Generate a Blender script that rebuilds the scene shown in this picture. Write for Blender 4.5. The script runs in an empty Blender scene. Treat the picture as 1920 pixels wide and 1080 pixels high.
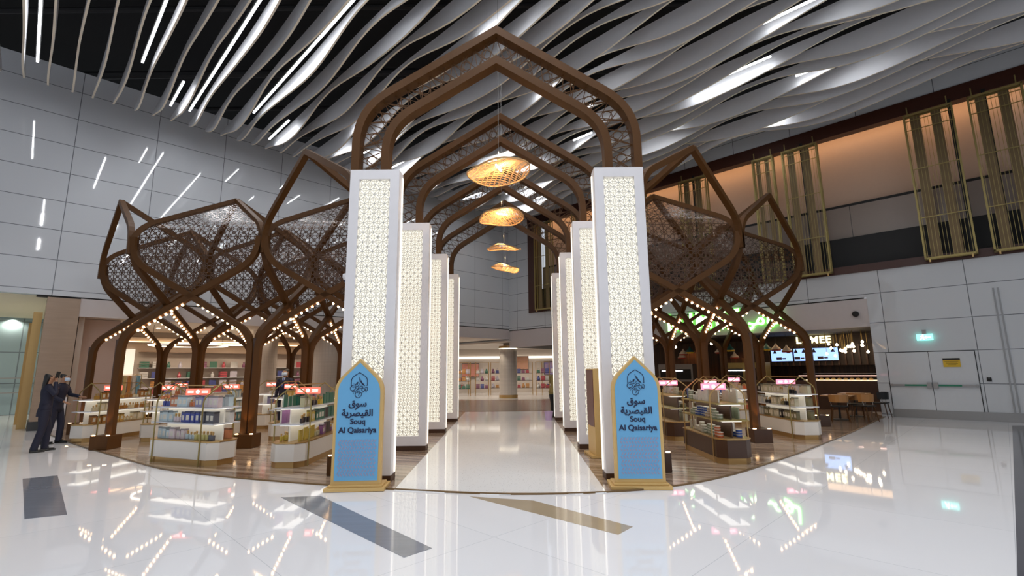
import bpy, math, random
from math import sin, cos, pi, radians, sqrt
from mathutils import Vector, Matrix
random.seed(7)
SC = bpy.context.scene
COL = SC.collection

# ------------------------------------------------------------------ camera, world, exposure
cd = bpy.data.cameras.new('camera'); cam = bpy.data.objects.new('camera', cd); COL.objects.link(cam)
cd.sensor_width = 36.0; cd.lens = 910.0 / 1920.0 * 36.0; cd.clip_start = 0.05; cd.clip_end = 200
PITCH, ROLL = radians(9.7), radians(0.6)
cam.matrix_world = (Matrix.Translation((0.2, 0, 1.6)) @ Matrix.Rotation(pi / 2 + PITCH, 4, 'X') @ Matrix.Rotation(-ROLL, 4, 'Z'))
SC.camera = cam
w = bpy.data.worlds.new('hall_ambience'); SC.world = w; w.use_nodes = True
w.node_tree.nodes['Background'].inputs[0].default_value = (0.85, 0.91, 1.0, 1)
w.node_tree.nodes['Background'].inputs[1].default_value = 0.50
vs = SC.view_settings; SC.display_settings.display_device = 'sRGB'
vs.view_transform = 'Standard'; vs.look = 'None'; vs.gamma = 1; vs.use_curve_mapping = False; vs.exposure = 0.36
SC.cycles.max_bounces = 6; SC.cycles.diffuse_bounces = 3; SC.cycles.glossy_bounces = 4
SC.cycles.transparent_max_bounces = 12; SC.cycles.transmission_bounces = 4
SC.cycles.sample_clamp_indirect = 4.0; SC.cycles.caustics_reflective = False; SC.cycles.caustics_refractive = False
SC.cycles.use_denoising = True

def area(name, loc, rot, sx, sy, power, color=(1, 1, 1), spread=180):
    l = bpy.data.lights.new(name, 'AREA'); l.shape = 'RECTANGLE'; l.size = sx; l.size_y = sy
    l.energy = power; l.color = color; l.spread = radians(spread)
    o = bpy.data.objects.new(name, l); COL.objects.link(o); o.location = loc; o.rotation_euler = rot
    return o
def spot(name, loc, power, color=(1, .8, .6), angle=110, rot=(0, 0, 0), r=.06):
    l = bpy.data.lights.new(name, 'SPOT'); l.energy = power; l.color = color; l.spot_size = radians(angle); l.spot_blend = .6
    l.shadow_soft_size = r
    o = bpy.data.objects.new(name, l); COL.objects.link(o); o.location = loc; o.rotation_euler = rot
    return o
WARM = (1, .76, .5)
# linear lamps of the hall: (s, t0, t1) in the 45-degree building axes; s=(x+y)/r2, t=(y-x)/r2
R2 = sqrt(2)
def ST(s, t): return ((s - t) / R2, (s + t) / R2)
LEDS = [(-.45, 14.0, 18.17), (1.73, 11.5, 16.16), (2.8, 16.44, 18.31), (3.35, 9.5, 18.27), (5.02, 8.0, 16.91), (6.05, 16.6, 18.55),
        (7.7, 16.83, 18.06), (7.22, 11.75, 15.48), (7.28, 6.6, 8.49), (10.55, 6.92, 8.1), (10.55, 8.5, 9.31), (12.7, 8.49, 9.21), (12.82, 1.2, 3.16),
        (14.45, 3.47, 5.96), (16.1, 1.19, 3.26), (14.35, 9.71, 10.59), (10.43, 15.49, 18.12), (12.9, 12.4, 14.6),
        (16.0, 7.2, 9.4), (17.8, 4.2, 6.4), (9.2, 2.2, 5.0), (6.2, 1.0, 4.5), (3.4, 1.0, 5.0), (12.8, -3, -.5), (9.0, -5, -2), (0, 2, 5), (0, 5.3, 8), (5, -8, -4), (0, -6, -2), (-4, 0, 5), (-4, 8, 13),
        (14.4, 12.5, 14.5), (16.2, 13.5, 16.5), (18.2, 11.5, 14.0), (18.2, 15.5, 17.8), (8.9, 14.5, 17.2), (12.9, 16.0, 18.2), (15.2, 17.0, 18.6)]  # this last row is extra lamps added to brighten the far corner
LEDS = [(.28 + .53 * (round((s_ - .545) / .53) + .5), a_, b_) for s_, a_, b_ in LEDS]
for s, a, b in LEDS:
    x, y = ST(s, (a + b) / 2)
    area('linear_lamp_light', (x, y, 10.36), (0, 0, radians(135)), b - a, .04, (32 if b <= 5 and s < 10 else 7 if s < 12 or a > 8 else 3.5) * (b - a), (.95, .97, 1))  # out-of-view lamps are boosted to brighten the near floor
# shops' own ceiling lights (warm downlights); R = cafe side, L = gift shop side
for q_ in (3.5, 7, 10.5, 14, 17.5, 21, 24.5):          # recessed downlights along the gift shop
    for d_ in (1.6, 4.2):
        spot('shop_downlight', ((q_ - 28.9) / 2 - d_ / R2, (q_ + 28.9) / 2 + d_ / R2, 3.40), 75, (1, .84, .68), 150, r=.07)
for x in (-4.5, -1.5, 1.5, 4.5):
    for y in (31.6, 35.0): spot('shop_downlight', (x, y, 3.2), 95, (1, .90, .78), 155, r=.07)
spot('shop_downlight', (4.2, 27.2, 2.9), 60, (1, .85, .68), 150); spot('shop_downlight', (6.5, 26.0, 2.9), 50, (1, .85, .68), 150)
area('cafe_light', (12.6, 19.2, 2.85), (0, 0, radians(-45)), 6, 1.2, 26, (1, .62, .32))
area('cove_light', (8.75, 20.95, 10.4), (radians(30), 0, radians(-45)), 21, .2, 70, (1, .56, .27))
for dx, dy in ((-17, 16.5), (-19, 18.5), (-21, 20.5), (-20, 15), (-23, 18), (-17.5, 20.5)): spot('corridor_downlight', (dx, dy, 3.95), 75, (1, .93, .78), 155, r=.08)
# added warm fill spots under the timber canopies, aimed down, without fittings
for sx in (-1, 1):
    for x in (4.1, 7.2):
        for y in (9.75, 12.6, 15.5): spot('souq_fill_spot', (sx * x, y, 3.25), 38 if sx < 0 else 24, WARM, 140, r=.05)
# ------------------------------------------------------------------ materials
MATS = {}
def nt(name):
    m = bpy.data.materials.new(name); m.use_nodes = True
    return m, m.node_tree.nodes, m.node_tree.links, m.node_tree.nodes['Principled BSDF']
def mat(name, col, rough=.5, metal=0, emit=None, es=0, var=0, scale=8, stretch=None, trans=0, alpha=1, coat=0, bump=0, col2=None):
    if name in MATS: return MATS[name]
    m, N, L, b = nt(name)
    b.inputs['Base Color'].default_value = (*col, 1); b.inputs['Roughness'].default_value = rough; b.inputs['Metallic'].default_value = metal
    b.inputs['Transmission Weight'].default_value = trans; b.inputs['Alpha'].default_value = alpha
    b.inputs['Coat Weight'].default_value = coat; b.inputs['Coat Roughness'].default_value = .05
    if emit: b.inputs['Emission Color'].default_value = (*emit, 1); b.inputs['Emission Strength'].default_value = es
    tc = N.new('ShaderNodeTexCoord'); mp = N.new('ShaderNodeMapping'); L.new(tc.outputs['Object'], mp.inputs[0])
    if stretch: mp.inputs['Scale'].default_value = stretch
    n = N.new('ShaderNodeTexNoise'); n.inputs['Scale'].default_value = scale; n.inputs['Detail'].default_value = 4; L.new(mp.outputs[0], n.inputs[0])
    c2 = col2 or tuple(max(0, c * (1 - (var or .06))) for c in col)
    mx = N.new('ShaderNodeMix'); mx.data_type = 'RGBA'
    L.new(n.outputs[0], mx.inputs[0]); mx.inputs[6].default_value = (*col, 1); mx.inputs[7].default_value = (*c2, 1)
    L.new(mx.outputs[2], b.inputs['Base Color'])
    if bump:
        bp = N.new('ShaderNodeBump'); bp.inputs['Strength'].default_value = bump; bp.inputs['Distance'].default_value = .02
        L.new(n.outputs[0], bp.inputs['Height']); L.new(bp.outputs[0], b.inputs['Normal'])
    MATS[name] = m; return m
def glow(name, col, es):
    if name in MATS: return MATS[name]
    m, N, L, b = nt(name); b.inputs['Base Color'].default_value = (*[c * .6 for c in col], 1)
    b.inputs['Emission Color'].default_value = (*col, 1); b.inputs['Emission Strength'].default_value = es
    MATS[name] = m; return m
def panels(name, col, wid, hei, mortar, rough, offs=(0, 0), axes='XZ', line=(.1, .11, .12), spec=.5, bumpy=0.0, alt=None, rot=0, offset=0):
    m, N, L, b = nt(name)
    tc = N.new('ShaderNodeTexCoord'); sp = N.new('ShaderNodeSeparateXYZ'); L.new(tc.outputs['Object'], sp.inputs[0])
    cb = N.new('ShaderNodeCombineXYZ'); L.new(sp.outputs[axes[0]], cb.inputs[0]); L.new(sp.outputs[axes[1]], cb.inputs[1])
    mp = N.new('ShaderNodeMapping'); L.new(cb.outputs[0], mp.inputs[0]); mp.inputs['Location'].default_value = (*offs, 0); mp.inputs['Rotation'].default_value = (0, 0, rot)
    br = N.new('ShaderNodeTexBrick'); L.new(mp.outputs[0], br.inputs[0]); br.offset = offset
    br.inputs['Scale'].default_value = 1; br.inputs['Brick Width'].default_value = wid; br.inputs['Row Height'].default_value = hei
    br.inputs['Mortar Size'].default_value = mortar; br.inputs['Mortar Smooth'].default_value = 0
    br.inputs['Color1'].default_value = (*col, 1); br.inputs['Color2'].default_value = (*(alt or [c * .97 for c in col]), 1); br.inputs['Mortar'].default_value = (*line, 1)
    L.new(br.outputs[0], b.inputs['Base Color']); b.inputs['Roughness'].default_value = rough; b.inputs['Specular IOR Level'].default_value = spec
    if bumpy:
        n = N.new('ShaderNodeTexNoise'); n.inputs['Scale'].default_value = .9; n.inputs['Detail'].default_value = 1; L.new(tc.outputs['Object'], n.inputs[0])
        bp = N.new('ShaderNodeBump'); bp.inputs['Strength'].default_value = bumpy; bp.inputs['Distance'].default_value = .02; L.new(n.outputs[0], bp.inputs['Height']); L.new(bp.outputs[0], b.inputs['Normal'])
    MATS[name] = m; return m
def stripes(name, cols, rough, scale=(.25, 5, 1), rot=radians(20)):
    m, N, L, b = nt(name)
    tc = N.new('ShaderNodeTexCoord'); mp = N.new('ShaderNodeMapping'); mp.inputs['Rotation'].default_value = (0, 0, rot); L.new(tc.outputs['Object'], mp.inputs[0])
    m2 = N.new('ShaderNodeMapping'); m2.inputs['Scale'].default_value = scale; L.new(mp.outputs[0], m2.inputs[0])
    n = N.new('ShaderNodeTexNoise'); n.inputs['Scale'].default_value = 1.6; n.inputs['Detail'].default_value = 6; n.inputs['Distortion'].default_value = .5; L.new(m2.outputs[0], n.inputs[0])
    r = N.new('ShaderNodeValToRGB'); L.new(n.outputs[0], r.inputs[0])
    r.color_ramp.elements[0].position = .3; r.color_ramp.elements[0].color = (*cols[0], 1)
    r.color_ramp.elements[1].position = .72; r.color_ramp.elements[1].color = (*cols[2], 1)
    e = r.color_ramp.elements.new(.5); e.color = (*cols[1], 1)
    L.new(r.outputs[0], b.inputs['Base Color']); b.inputs['Roughness'].default_value = rough
    MATS[name] = m; return m
M_FLOOR = panels('white_marble_floor', (.91, .91, .94), 1.8, 1.8, .0025, .035, axes='XY', line=(.6, .62, .66), rot=pi / 4, spec=.5)
def speckle():
    m, N, L, b = nt('speckled_terrazzo')
    tc = N.new('ShaderNodeTexCoord'); v = N.new('ShaderNodeTexVoronoi'); v.inputs['Scale'].default_value = 26; L.new(tc.outputs['Object'], v.inputs[0])
    r = N.new('ShaderNodeValToRGB'); L.new(v.outputs['Distance'], r.inputs[0]); r.color_ramp.elements[0].position = .10; r.color_ramp.elements[0].color = (.45, .44, .44, 1)
    r.color_ramp.elements[1].position = .2; r.color_ramp.elements[1].color = (.90, .90, .90, 1); L.new(r.outputs[0], b.inputs['Base Color'])
    b.inputs['Roughness'].default_value = .07; return m
M_WALK = speckle()
M_BROWNFLOOR = stripes('striped_brown_marble', ((.14, .085, .055), (.33, .24, .175), (.52, .42, .33)), .12)
M_BAND = stripes('brown_band_marble', ((.17, .11, .085), (.22, .145, .11), (.27, .18, .14)), .2, rot=0)
M_GLASSPANEL = panels('grey_gloss_panel', (.62, .64, .67), 2.15, .95, .010, .03, (-.55, -.43), line=(.17, .18, .2), spec=.45, bumpy=.03)
M_GLASSPANEL_R = panels('grey_gloss_panel_right', (.62, .64, .66), 2.15, 1.0, .010, .04, (-.38, -.08), line=(.12, .13, .14), spec=.6, bumpy=.04)
M_WALLBOX = mat('pale_plaster', (.66, .62, .60), .6)
M_PINK = mat('fascia_plaster', (.60, .545, .53), .65)
M_DARKVOID = mat('black_void_paint', (.0025, .0025, .003), .95)
M_FIN = mat('white_baffle', (.72, .72, .74), .55)
M_CREAM = mat('cream_edge', (.95, .86, .70), .5)
M_WOOD = mat('brown_timber', (.098, .039, .008), .5, var=.3, scale=6, stretch=(1, 1, .25)); M_WOOD.node_tree.nodes['Principled BSDF'].inputs['Specular IOR Level'].default_value = .22
M_WOODD = mat('dark_walnut', (.075, .032, .015), .35, var=.4, scale=7, stretch=(1, 1, .2))
M_LATTICE = mat('bronze_lattice', (.085, .040, .020), .22, metal=.3)
M_WHITEP = mat('white_lacquer', (.80, .78, .80), .35)
M_LATWHITE = mat('grey_white_lattice', (.80, .78, .72), .6)
M_PANELGLOW = glow('backlit_white', (1.0, .95, .80), .74)
M_STRIPGLOW = glow('edge_light', (1.0, .93, .8), 1.15)
M_BRASS = mat('brass', (.52, .33, .13), .3, metal=.75)
M_BRASSD = mat('aged_brass', (.36, .28, .10), .4, metal=.5)
M_GOLD = mat('gold_paint', (.68, .45, .17), .42, metal=.15)
M_BLUE = mat('sky_blue_board', (.15, .44, .74), .45)
M_NAVY = mat('navy_ink', (.010, .014, .06), .5)
M_LILAC = mat('lilac_ink', (.33, .33, .50), .5)
M_LED = glow('white_led', (.93, .96, 1.0), 7)
M_BULB = glow('warm_bulb', (1.0, .62, .30), 14)
M_BULBW = glow('pale_bulb', (1.0, .80, .55), 7)
M_STEEL = mat('brushed_steel', (.32, .31, .30), .35, metal=.8)
M_CAB = mat('cream_cabinet', (.74, .71, .66), .3)
M_SHELFG = mat('frosted_shelf', (.62, .63, .66), .2)
M_SHELFLIGHT = glow('shelf_light', (1.0, .95, .85), 1.0)
M_REDLIGHT = glow('red_header', (1.0, .15, .10), 1.2)
M_PINKLIGHT = glow('pink_header', (1.0, .25, .36), 1.3)
M_HEADW = glow('header_emblem_white', (1.0, .8, .75), 2.5)
M_STONE = mat('travertine', (.43, .31, .22), .4, var=.25, scale=3, stretch=(.4, .4, 5))
M_ORANGE = mat('recess_plaster', (.62, .47, .36), .7)
M_TAUPE = mat('taupe_panel', (.26, .22, .20), .3)
M_FRAMEBR = mat('dark_brown_frame', (.060, .018, .010), .4)
M_BLACK = mat('black_matt', (.006, .006, .006), .6)
M_SUIT = mat('navy_suit', (.010, .011, .030), .75)
M_HAIR = mat('black_hair', (.006, .005, .005), .45)
M_SKIN = mat('skin', (.42, .22, .13), .5)
M_MASK = mat('pale_blue_mask', (.55, .68, .85), .7)
M_SHOE = mat('black_shoe', (.008, .008, .008), .3)
M_TAN = mat('tan_ply', (.42, .20, .06), .4)
M_LEAF = mat('leaf_green', (.05, .16, .03), .5)

# ------------------------------------------------------------------ mesh building
class MB:
    def __init__(s): s.v = []; s.f = []
    def add(s, vs, fs):
        o = len(s.v); s.v += [tuple(v) for v in vs]; s.f += [tuple(i + o for i in f) for f in fs]; return s
    def box(s, x0, x1, y0, y1, z0, z1, rz=0, piv=None):
        vs = [(x, y, z) for z in (z0, z1) for x, y in ((x0, y0), (x1, y0), (x1, y1), (x0, y1))]
        if rz:
            px, py = piv or ((x0 + x1) / 2, (y0 + y1) / 2); c, n = cos(rz), sin(rz)
            vs = [(px + (x - px) * c - (y - py) * n, py + (x - px) * n + (y - py) * c, z) for x, y, z in vs]
        return s.add(vs, [(3, 2, 1, 0), (4, 5, 6, 7), (0, 1, 5, 4), (1, 2, 6, 5), (2, 3, 7, 6), (3, 0, 4, 7)])
    def prism(s, poly, z0, z1, ax='z'):
        n = len(poly)
        f = {'z': lambda a, b, h: (a, b, h), 'y': lambda a, b, h: (a, h, b), 'x': lambda a, b, h: (h, a, b)}[ax]
        vs = [f(a, b, z0) for a, b in poly] + [f(a, b, z1) for a, b in poly]
        fs = [tuple(range(n))[::-1], tuple(range(n, 2 * n))] + [(i, (i + 1) % n, n + (i + 1) % n, n + i) for i in range(n)]
        return s.add(vs, fs)
    def sweep(s, pts, w, h, nrm, closed=False):
        # rectangular section: w across the plane normal nrm, h in the plane
        P = [Vector(p) for p in pts]; N = Vector(nrm).normalized(); vs = []; n = len(P)
        for i, p in enumerate(P):
            a = P[i - 1] if (i > 0 or closed) else P[0]; b = P[(i + 1) % n] if (i < n - 1 or closed) else P[-1]
            t1 = (p - a); t2 = (b - p)
            if t1.length < 1e-9: t1 = t2
            if t2.length < 1e-9: t2 = t1
            t1.normalize(); t2.normalize(); t = (t1 + t2); t = t.normalized() if t.length > 1e-6 else t1
            q = N.cross(t).normalized(); k = 1 / max(.5, q.dot(N.cross(t1).normalized()))
            for a_, b_ in ((-1, -1), (1, -1), (1, 1), (-1, 1)): vs.append(p + N * (w / 2 * a_) + q * (h / 2 * b_ * k))
        fs = []
        for i in range(n if closed else n - 1):
            j = (i + 1) % n
            for k in range(4): fs.append((4 * i + k, 4 * i + (k + 1) % 4, 4 * j + (k + 1) % 4, 4 * j + k))
        if not closed: fs += [(3, 2, 1, 0), tuple(4 * (n - 1) + k for k in range(4))]
        return s.add(vs, fs)
    def tube(s, pts, r, n=8, taper=None):
        P = [Vector(p) for p in pts]; vs = []; m = len(P)
        for i, p in enumerate(P):
            t = (P[min(i + 1, m - 1)] - P[max(i - 1, 0)]).normalized()
            u = t.cross(Vector((0, 0, 1))) if abs(t.z) < .95 else t.cross(Vector((1, 0, 0))); u.normalize(); v = t.cross(u)
            rr = r if taper is None else taper[i]
            for k in range(n): a = 2 * pi * k / n; vs.append(p + u * (rr * cos(a)) + v * (rr * sin(a)))
        fs = [(n * i + k, n * i + (k + 1) % n, n * (i + 1) + (k + 1) % n, n * (i + 1) + k) for i in range(m - 1) for k in range(n)]
        fs += [tuple(range(n))[::-1], tuple(n * (m - 1) + k for k in range(n))]
        return s.add(vs, fs)
    def lathe(s, prof, n=20, c=(0, 0, 0), cap=True):
        vs = [(c[0] + r * cos(2 * pi * k / n), c[1] + r * sin(2 * pi * k / n), c[2] + z) for r, z in prof for k in range(n)]
        m = len(prof)
        fs = [(n * i + k, n * i + (k + 1) % n, n * (i + 1) + (k + 1) % n, n * (i + 1) + k) for i in range(m - 1) for k in range(n)]
        if cap: fs += [tuple(range(n))[::-1], tuple(n * (m - 1) + k for k in range(n))]
        return s.add(vs, fs)
    def build(s, name, m=None, parent=None, loc=None, smooth=False, bevel=0):
        me = bpy.data.meshes.new(name); me.from_pydata(s.v, [], s.f); me.update()
        if smooth:
            for p in me.polygons: p.use_smooth = True
        o = bpy.data.objects.new(name, me); COL.objects.link(o)
        if m: me.materials.append(m)
        if parent: o.parent = parent
        if loc: o.location = loc
        if bevel:
            b = o.modifiers.new('bevel', 'BEVEL'); b.width = bevel; b.segments = 2
        return o
def tag(o, label=None, cat=None, group=None, kind=None):
    if label: o['label'] = label
    if cat: o['category'] = cat
    if group: o['group'] = group
    if kind: o['kind'] = kind
    return o
def empty(name, loc, rz=0, label=None, cat=None, group=None, kind=None):
    o = bpy.data.objects.new(name, None); COL.objects.link(o); o.location = loc; o.rotation_euler = (0, 0, rz); o.empty_display_size = .1
    return tag(o, label, cat, group, kind)
def inst(src, parent=None, loc=None, rz=None, name=None):
    c = src.copy(); COL.objects.link(c); c.parent = parent
    if loc is not None: c.location = loc
    if rz is not None: c.rotation_euler = (0, 0, rz)
    return c
KIDS = {}
def copy_tree(o, parent=None):
    c = o.copy(); COL.objects.link(c); c.parent = parent
    for ch in list(o.children): copy_tree(ch, c)
    return c
def struct(o): o['kind'] = 'structure'; return o
ORD = ['first', 'second', 'third', 'fourth', 'fifth', 'sixth', 'seventh', 'eighth', 'ninth', 'tenth', 'eleventh', 'twelfth']
def nth(i):
    if i < 12: return ORD[i]
    n = i + 1; return '%d%s' % (n, 'th' if 10 <= n % 100 <= 20 else {1: 'st', 2: 'nd', 3: 'rd'}.get(n % 10, 'th'))
def fillet(pts, rads, n=6):
    out = [Vector(pts[0])]
    for i in range(1, len(pts) - 1):
        p = Vector(pts[i]); a = (Vector(pts[i - 1]) - p); b = (Vector(pts[i + 1]) - p)
        r = min(rads[i - 1], a.length * .49 if i > 1 else a.length * .98, b.length * .98)
        if r <= 0: out.append(p); continue
        A = p + a.normalized() * r; B = p + b.normalized() * r
        for k in range(n + 1):
            t = k / n; out.append(A * (1 - t) ** 2 + p * 2 * t * (1 - t) + B * t * t)
    out.append(Vector(pts[-1])); return out
def text_mesh(body, size, extrude=.004, bold=0.0, align='CENTER', spacing=1):
    c = bpy.data.curves.new('lettering', 'FONT'); c.body = body; c.size = size; c.extrude = extrude; c.offset = bold; c.align_x = align; c.space_character = spacing
    c.resolution_u = 4
    o = bpy.data.objects.new('lettering_source', c); COL.objects.link(o)
    bpy.context.view_layer.update()
    me = bpy.data.meshes.new_from_object(o.evaluated_get(bpy.context.evaluated_depsgraph_get()))
    bpy.data.objects.remove(o); return me
def lettering(name, body, size, m, parent, loc, rot=(pi / 2, 0, 0), **k):
    me = text_mesh(body, size, **k); me.materials.clear(); me.materials.append(m)
    o = bpy.data.objects.new(name, me); COL.objects.link(o); o.parent = parent; o.location = loc; o.rotation_euler = rot; return o

# ------------------------------------------------------------------ floor
WC = 28.9
BOUND = [(-15.4, 16.1), (-12.15, 13.48), (-10.0, 11.75), (-8.14, 10.37), (-5.87, 8.71), (-4.35, 8.0), (-2.99, 7.52), (-1.5, 7.07), (0, 6.72), (1.0, 6.72), (1.9, 6.86), (2.7, 7.2), (3.6, 7.81), (5.64, 9.63), (8.6, 12.5), (12.3, 16.3)]
struct(MB().box(-34, 30, -14, 45, -.2, 0).build('floor', M_FLOOR))
bf = BOUND + [(14.5, 21), (6, 32), (-6, 32), (-18, 24)]
struct(MB().prism(bf, -.05, .004).build('floor_brown_marble', M_BROWNFLOOR))
wk = [(-1.45, 7.03), (0, 6.72), (1.0, 6.72), (1.42, 6.78), (1.62, 19.9), (-1.72, 19.9)]
struct(MB().prism(wk, -.05, .008).build('floor_walkway', M_WALK))
struct(MB().prism([(-8, 27.8)] + [(8 * sin(a), 46 - 18.2 * cos(a * .9)) for a in [x / 10 for x in range(-9, 10)]] + [(8, 27.8), (9, 42), (-9, 42)], -.04, .008).build('floor_far_shop', M_WALK))
bb = [(x, 20.1 + .02 * x * x) for x in (-7, -5, -3, -1, 1, 3, 5, 7)] + [(x, 27.9 - .07 * x * x) for x in (7, 5, 3, 1, -1, -3, -5, -7)]
struct(MB().prism(bb, -.03, .012).build('floor_brown_band', M_BAND))
struct(MB().sweep([(x, y, .007) for x, y in fillet([(a, b, 0) for a, b in BOUND], [.8] * 14, 4) for x, y in [(x, y)]] if False else [(v.x, v.y, .006) for v in fillet([(a, b, 0) for a, b in BOUND], [.5] * 14, 3)], .03, .028, (0, 0, 1)).build('trim_1', mat('brass_line', (.20, .12, .05), .35, metal=.5)))
M_INLAY = mat('grey_marble_inlay', (.25, .27, .32), .09, var=.25, scale=2, stretch=(1, 6, 1))
M_INLAYB = mat('beige_marble_inlay', (.50, .40, .27), .09, var=.15, scale=2)
for nm, pts, m in (('floor_inlay_grey', [(-7.55, 8.04), (-7.22, 8.28), (-5.02, 6.02), (-5.36, 5.86)], M_INLAY), ('floor_inlay_grey', [(-2.85, 6.71), (-2.36, 6.77), (-.56, 4.8), (-.77, 4.58)], M_INLAY),
                   ('floor_inlay_beige', [(-.38, 6.66), (.44, 6.42), (1.42, 5.36), (1.22, 5.12)], M_INLAYB), ('floor_inlay_beige', [(-9.2, 8.5), (-8.8, 8.8), (-8.0, 7.9), (-8.3, 7.6)], M_INLAYB),
                   ('floor_inlay_dark', [(13.7, 13.6), (15.2, 13.6), (5.2, 3.6), (3.6, 3.6)], mat('dark_marble_inlay', (.09, .09, .11), .1, var=.4, scale=2))):
    struct(MB().prism(pts[::-1], -.02, .003).build(nm, m))

# ------------------------------------------------------------------ walls in the 45-degree building axes
def wall_root(name, side):   # local x along the wall, local y = into the wall (away from camera)
    o = bpy.data.objects.new(name, None); return o
def LW(q): return ((q - WC) / 2, (q + WC) / 2)        # left wall: q = x+y
def RW(q): return ((WC - q) / 2, (WC + q) / 2)        # right wall: q = y-x
def on_wall(mb, name, m, side, **k):
    # local frame: origin at wall foot for q=0; x = distance along the wall towards the far corner; y = away from camera
    o = mb.build(name, m, **k); x, y = LW(0) if side == 'L' else RW(0)
    o.location = (x, y, 0); o.rotation_euler = (0, 0, radians(45) if side == 'L' else radians(135))
    if side == 'R': o.scale = (1, -1, 1)
    return o
D = 1 / R2   # q -> metres along wall
QC = 28.9 * D
wl = MB().box(-16, QC + .28, 0, .3, 4.06, 11.6)
struct(on_wall(wl, 'wall_left', M_GLASSPANEL, 'L'))
struct(on_wall(MB().box(1.75 * D, QC + .28, .02, .3, 3.45, 4.02), 'wall_left_fascia', M_PINK, 'L'))
struct(on_wall(MB().box(.3 * D, QC + .05, .06, .25, 4.0, 4.08), 'trim_2', M_BLACK, 'L'))
# travertine pier and return at the left
struct(on_wall(MB().box(.66 * D, 1.75 * D, -.02, 1.2, 0, 4.0), 'wall_left_pier', M_STONE, 'L'))
struct(on_wall(MB().box(.62 * D, 1.78 * D, -.04, 1.22, 0, .26), 'baseboard_left', mat('dark_stone_base', (.05, .05, .05), .3), 'L'))
struct(on_wall(MB().box(.30 * D, .60 * D, .9, 1.0, 0, 3.6).box(.15, .3, 3.0, 3.1, 0, 3.4), 'trim_3', M_BRASS, 'L'))
struct(on_wall(MB().box(1.75 * D, 3.4 * D, .9, 1.2, 0, 3.45), 'wall_left_return', mat('blush_plaster', (.56, .43, .37), .6), 'L'))
# corridor on the far left: cream ceiling, glazed shopfront behind
struct(on_wall(MB().box(-14, .6, .3, 14, 4.06, 4.2), 'ceiling_corridor', mat('cream_ceiling', (.80, .76, .60), .7), 'L'))
struct(on_wall(MB().box(-14, 3.2, 9.0, 9.3, 0, 4.06), 'wall_corridor_back', panels('blue_glass_wall', (.30, .40, .43), 1.6, 1.3, .02, .06, line=(.16, .2, .22)), 'L'))
struct(on_wall(MB().box(.9, 1.0, 1.2, 9.0, 0, 4.06), 'wall_corridor_side', mat('cream_side', (.60, .52, .36), .5), 'L'))
for i, (a, b) in enumerate(((-3.5, 5), (-3.5, 5.8), (-3.5, 6.6), (-3.5, 7.4), (-5, 5), (-5, 6.2), (-2.2, 6.8), (-2.2, 7.8))):
    o = on_wall(MB().lathe([(.09, 0), (.09, .02)], 12, (a, b, 4.035)), 'ceiling_downlight', glow('downlight', (1, .95, .85), 9), 'L')
    tag(o, 'round recessed downlight in the cream corridor ceiling, far left edge of the hall', 'ceiling light', 'downlights in the corridor ceiling')
sh = on_wall(MB().box(-3.2, .6, 8.6, 8.75, .9, .94).box(-3.2, .6, 8.6, 8.75, 1.5, 1.54).box(-2.6, -1.6, 8.55, 8.8, 1.62, 1.9), 'display_shelf', M_STEEL, 'L')
tag(sh, 'steel shelves behind the blue glass at the left edge of the hall', 'shelf')

# right wall
q = lambda a: a * D
struct(on_wall(MB().box(q(-26), q(28.9), 0, .3, 10.5, 11.8).box(q(-26), q(28.9), 0, .3, 3.97, 4.86).box(q(26.55), q(28.9), 0, .3, 4.86, 10.5).box(q(-26), q(4.15), 0, .3, 0, 3.97), 'wall_right', M_GLASSPANEL_R, 'R'))
struct(on_wall(MB().box(q(4.15), QC, .02, .3, 2.97, 3.93), 'wall_right_fascia', M_PINK, 'R'))
struct(on_wall(MB().box(q(4.3), QC + .05, .05, .28, 3.92, 4.0), 'trim_4', M_BLACK, 'R'))
struct(on_wall(MB().box(q(-26), q(3.72), -.02, .04, 0, .26), 'baseboard_right', M_STEEL, 'R'))
struct(on_wall(MB().box(q(-.28), q(-.22), -.02, .02, .26, 3.9).box(q(-.42), q(-.36), -.02, .02, .26, 3.9), 'trim_5', mat('grey_groove', (.36, .37, .38), .3), 'R'))
# big window: brown frame and lit recess
fr = MB().box(q(-26), q(26.55), -.05, .5, 4.86, 5.12).box(q(-26), q(26.55), -.05, .32, 10.02, 10.5).box(q(25.75), q(26.55), -.05, .5, 5.12, 10.02)
struct(on_wall(fr, 'window_1', M_FRAMEBR, 'R'))
struct(on_wall(MB().box(q(-26), q(26), 1.15, 1.3, 7.4, 10.7), 'wall_recess', M_ORANGE, 'R'))
struct(on_wall(MB().box(q(-26), q(26), .8, 1.14, 6.0, 7.50), 'wall_recess_parapet', panels('taupe_parapet', (.30, .24, .20), 3.2, 3, .01, .25, (0, 0), line=(.1, .09, .08)), 'R'))
struct(on_wall(MB().box(q(-26), q(26), .82, 1.14, 7.50, 7.60), 'trim_6', M_BLACK, 'R'))
struct(on_wall(MB().box(q(-26), q(26), .55, .7, 4.86, 6.27).box(q(-26), q(26), .3, 2.4, 4.7, 4.86), 'wall_recess_void', M_BLACK, 'R'))
# ceiling void
struct(MB().box(-30, 32, -16, 34, 12.6, 12.8).build('ceiling', M_DARKVOID))
dk = MB()
for i in range(14):
    dk.tube([(-30, -8 + i * 2.6, 11.9 + (i % 3) * .2), (30, -8 + i * 2.6, 11.9 + (i % 3) * .2)], .08 + .05 * (i % 2), 8)
d = tag(dk.build('ceiling_ducts', mat('black_duct', (.005, .005, .006), .7)), 'black service pipes running through the dark void above the baffles', 'pipework', kind='structure')

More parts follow.
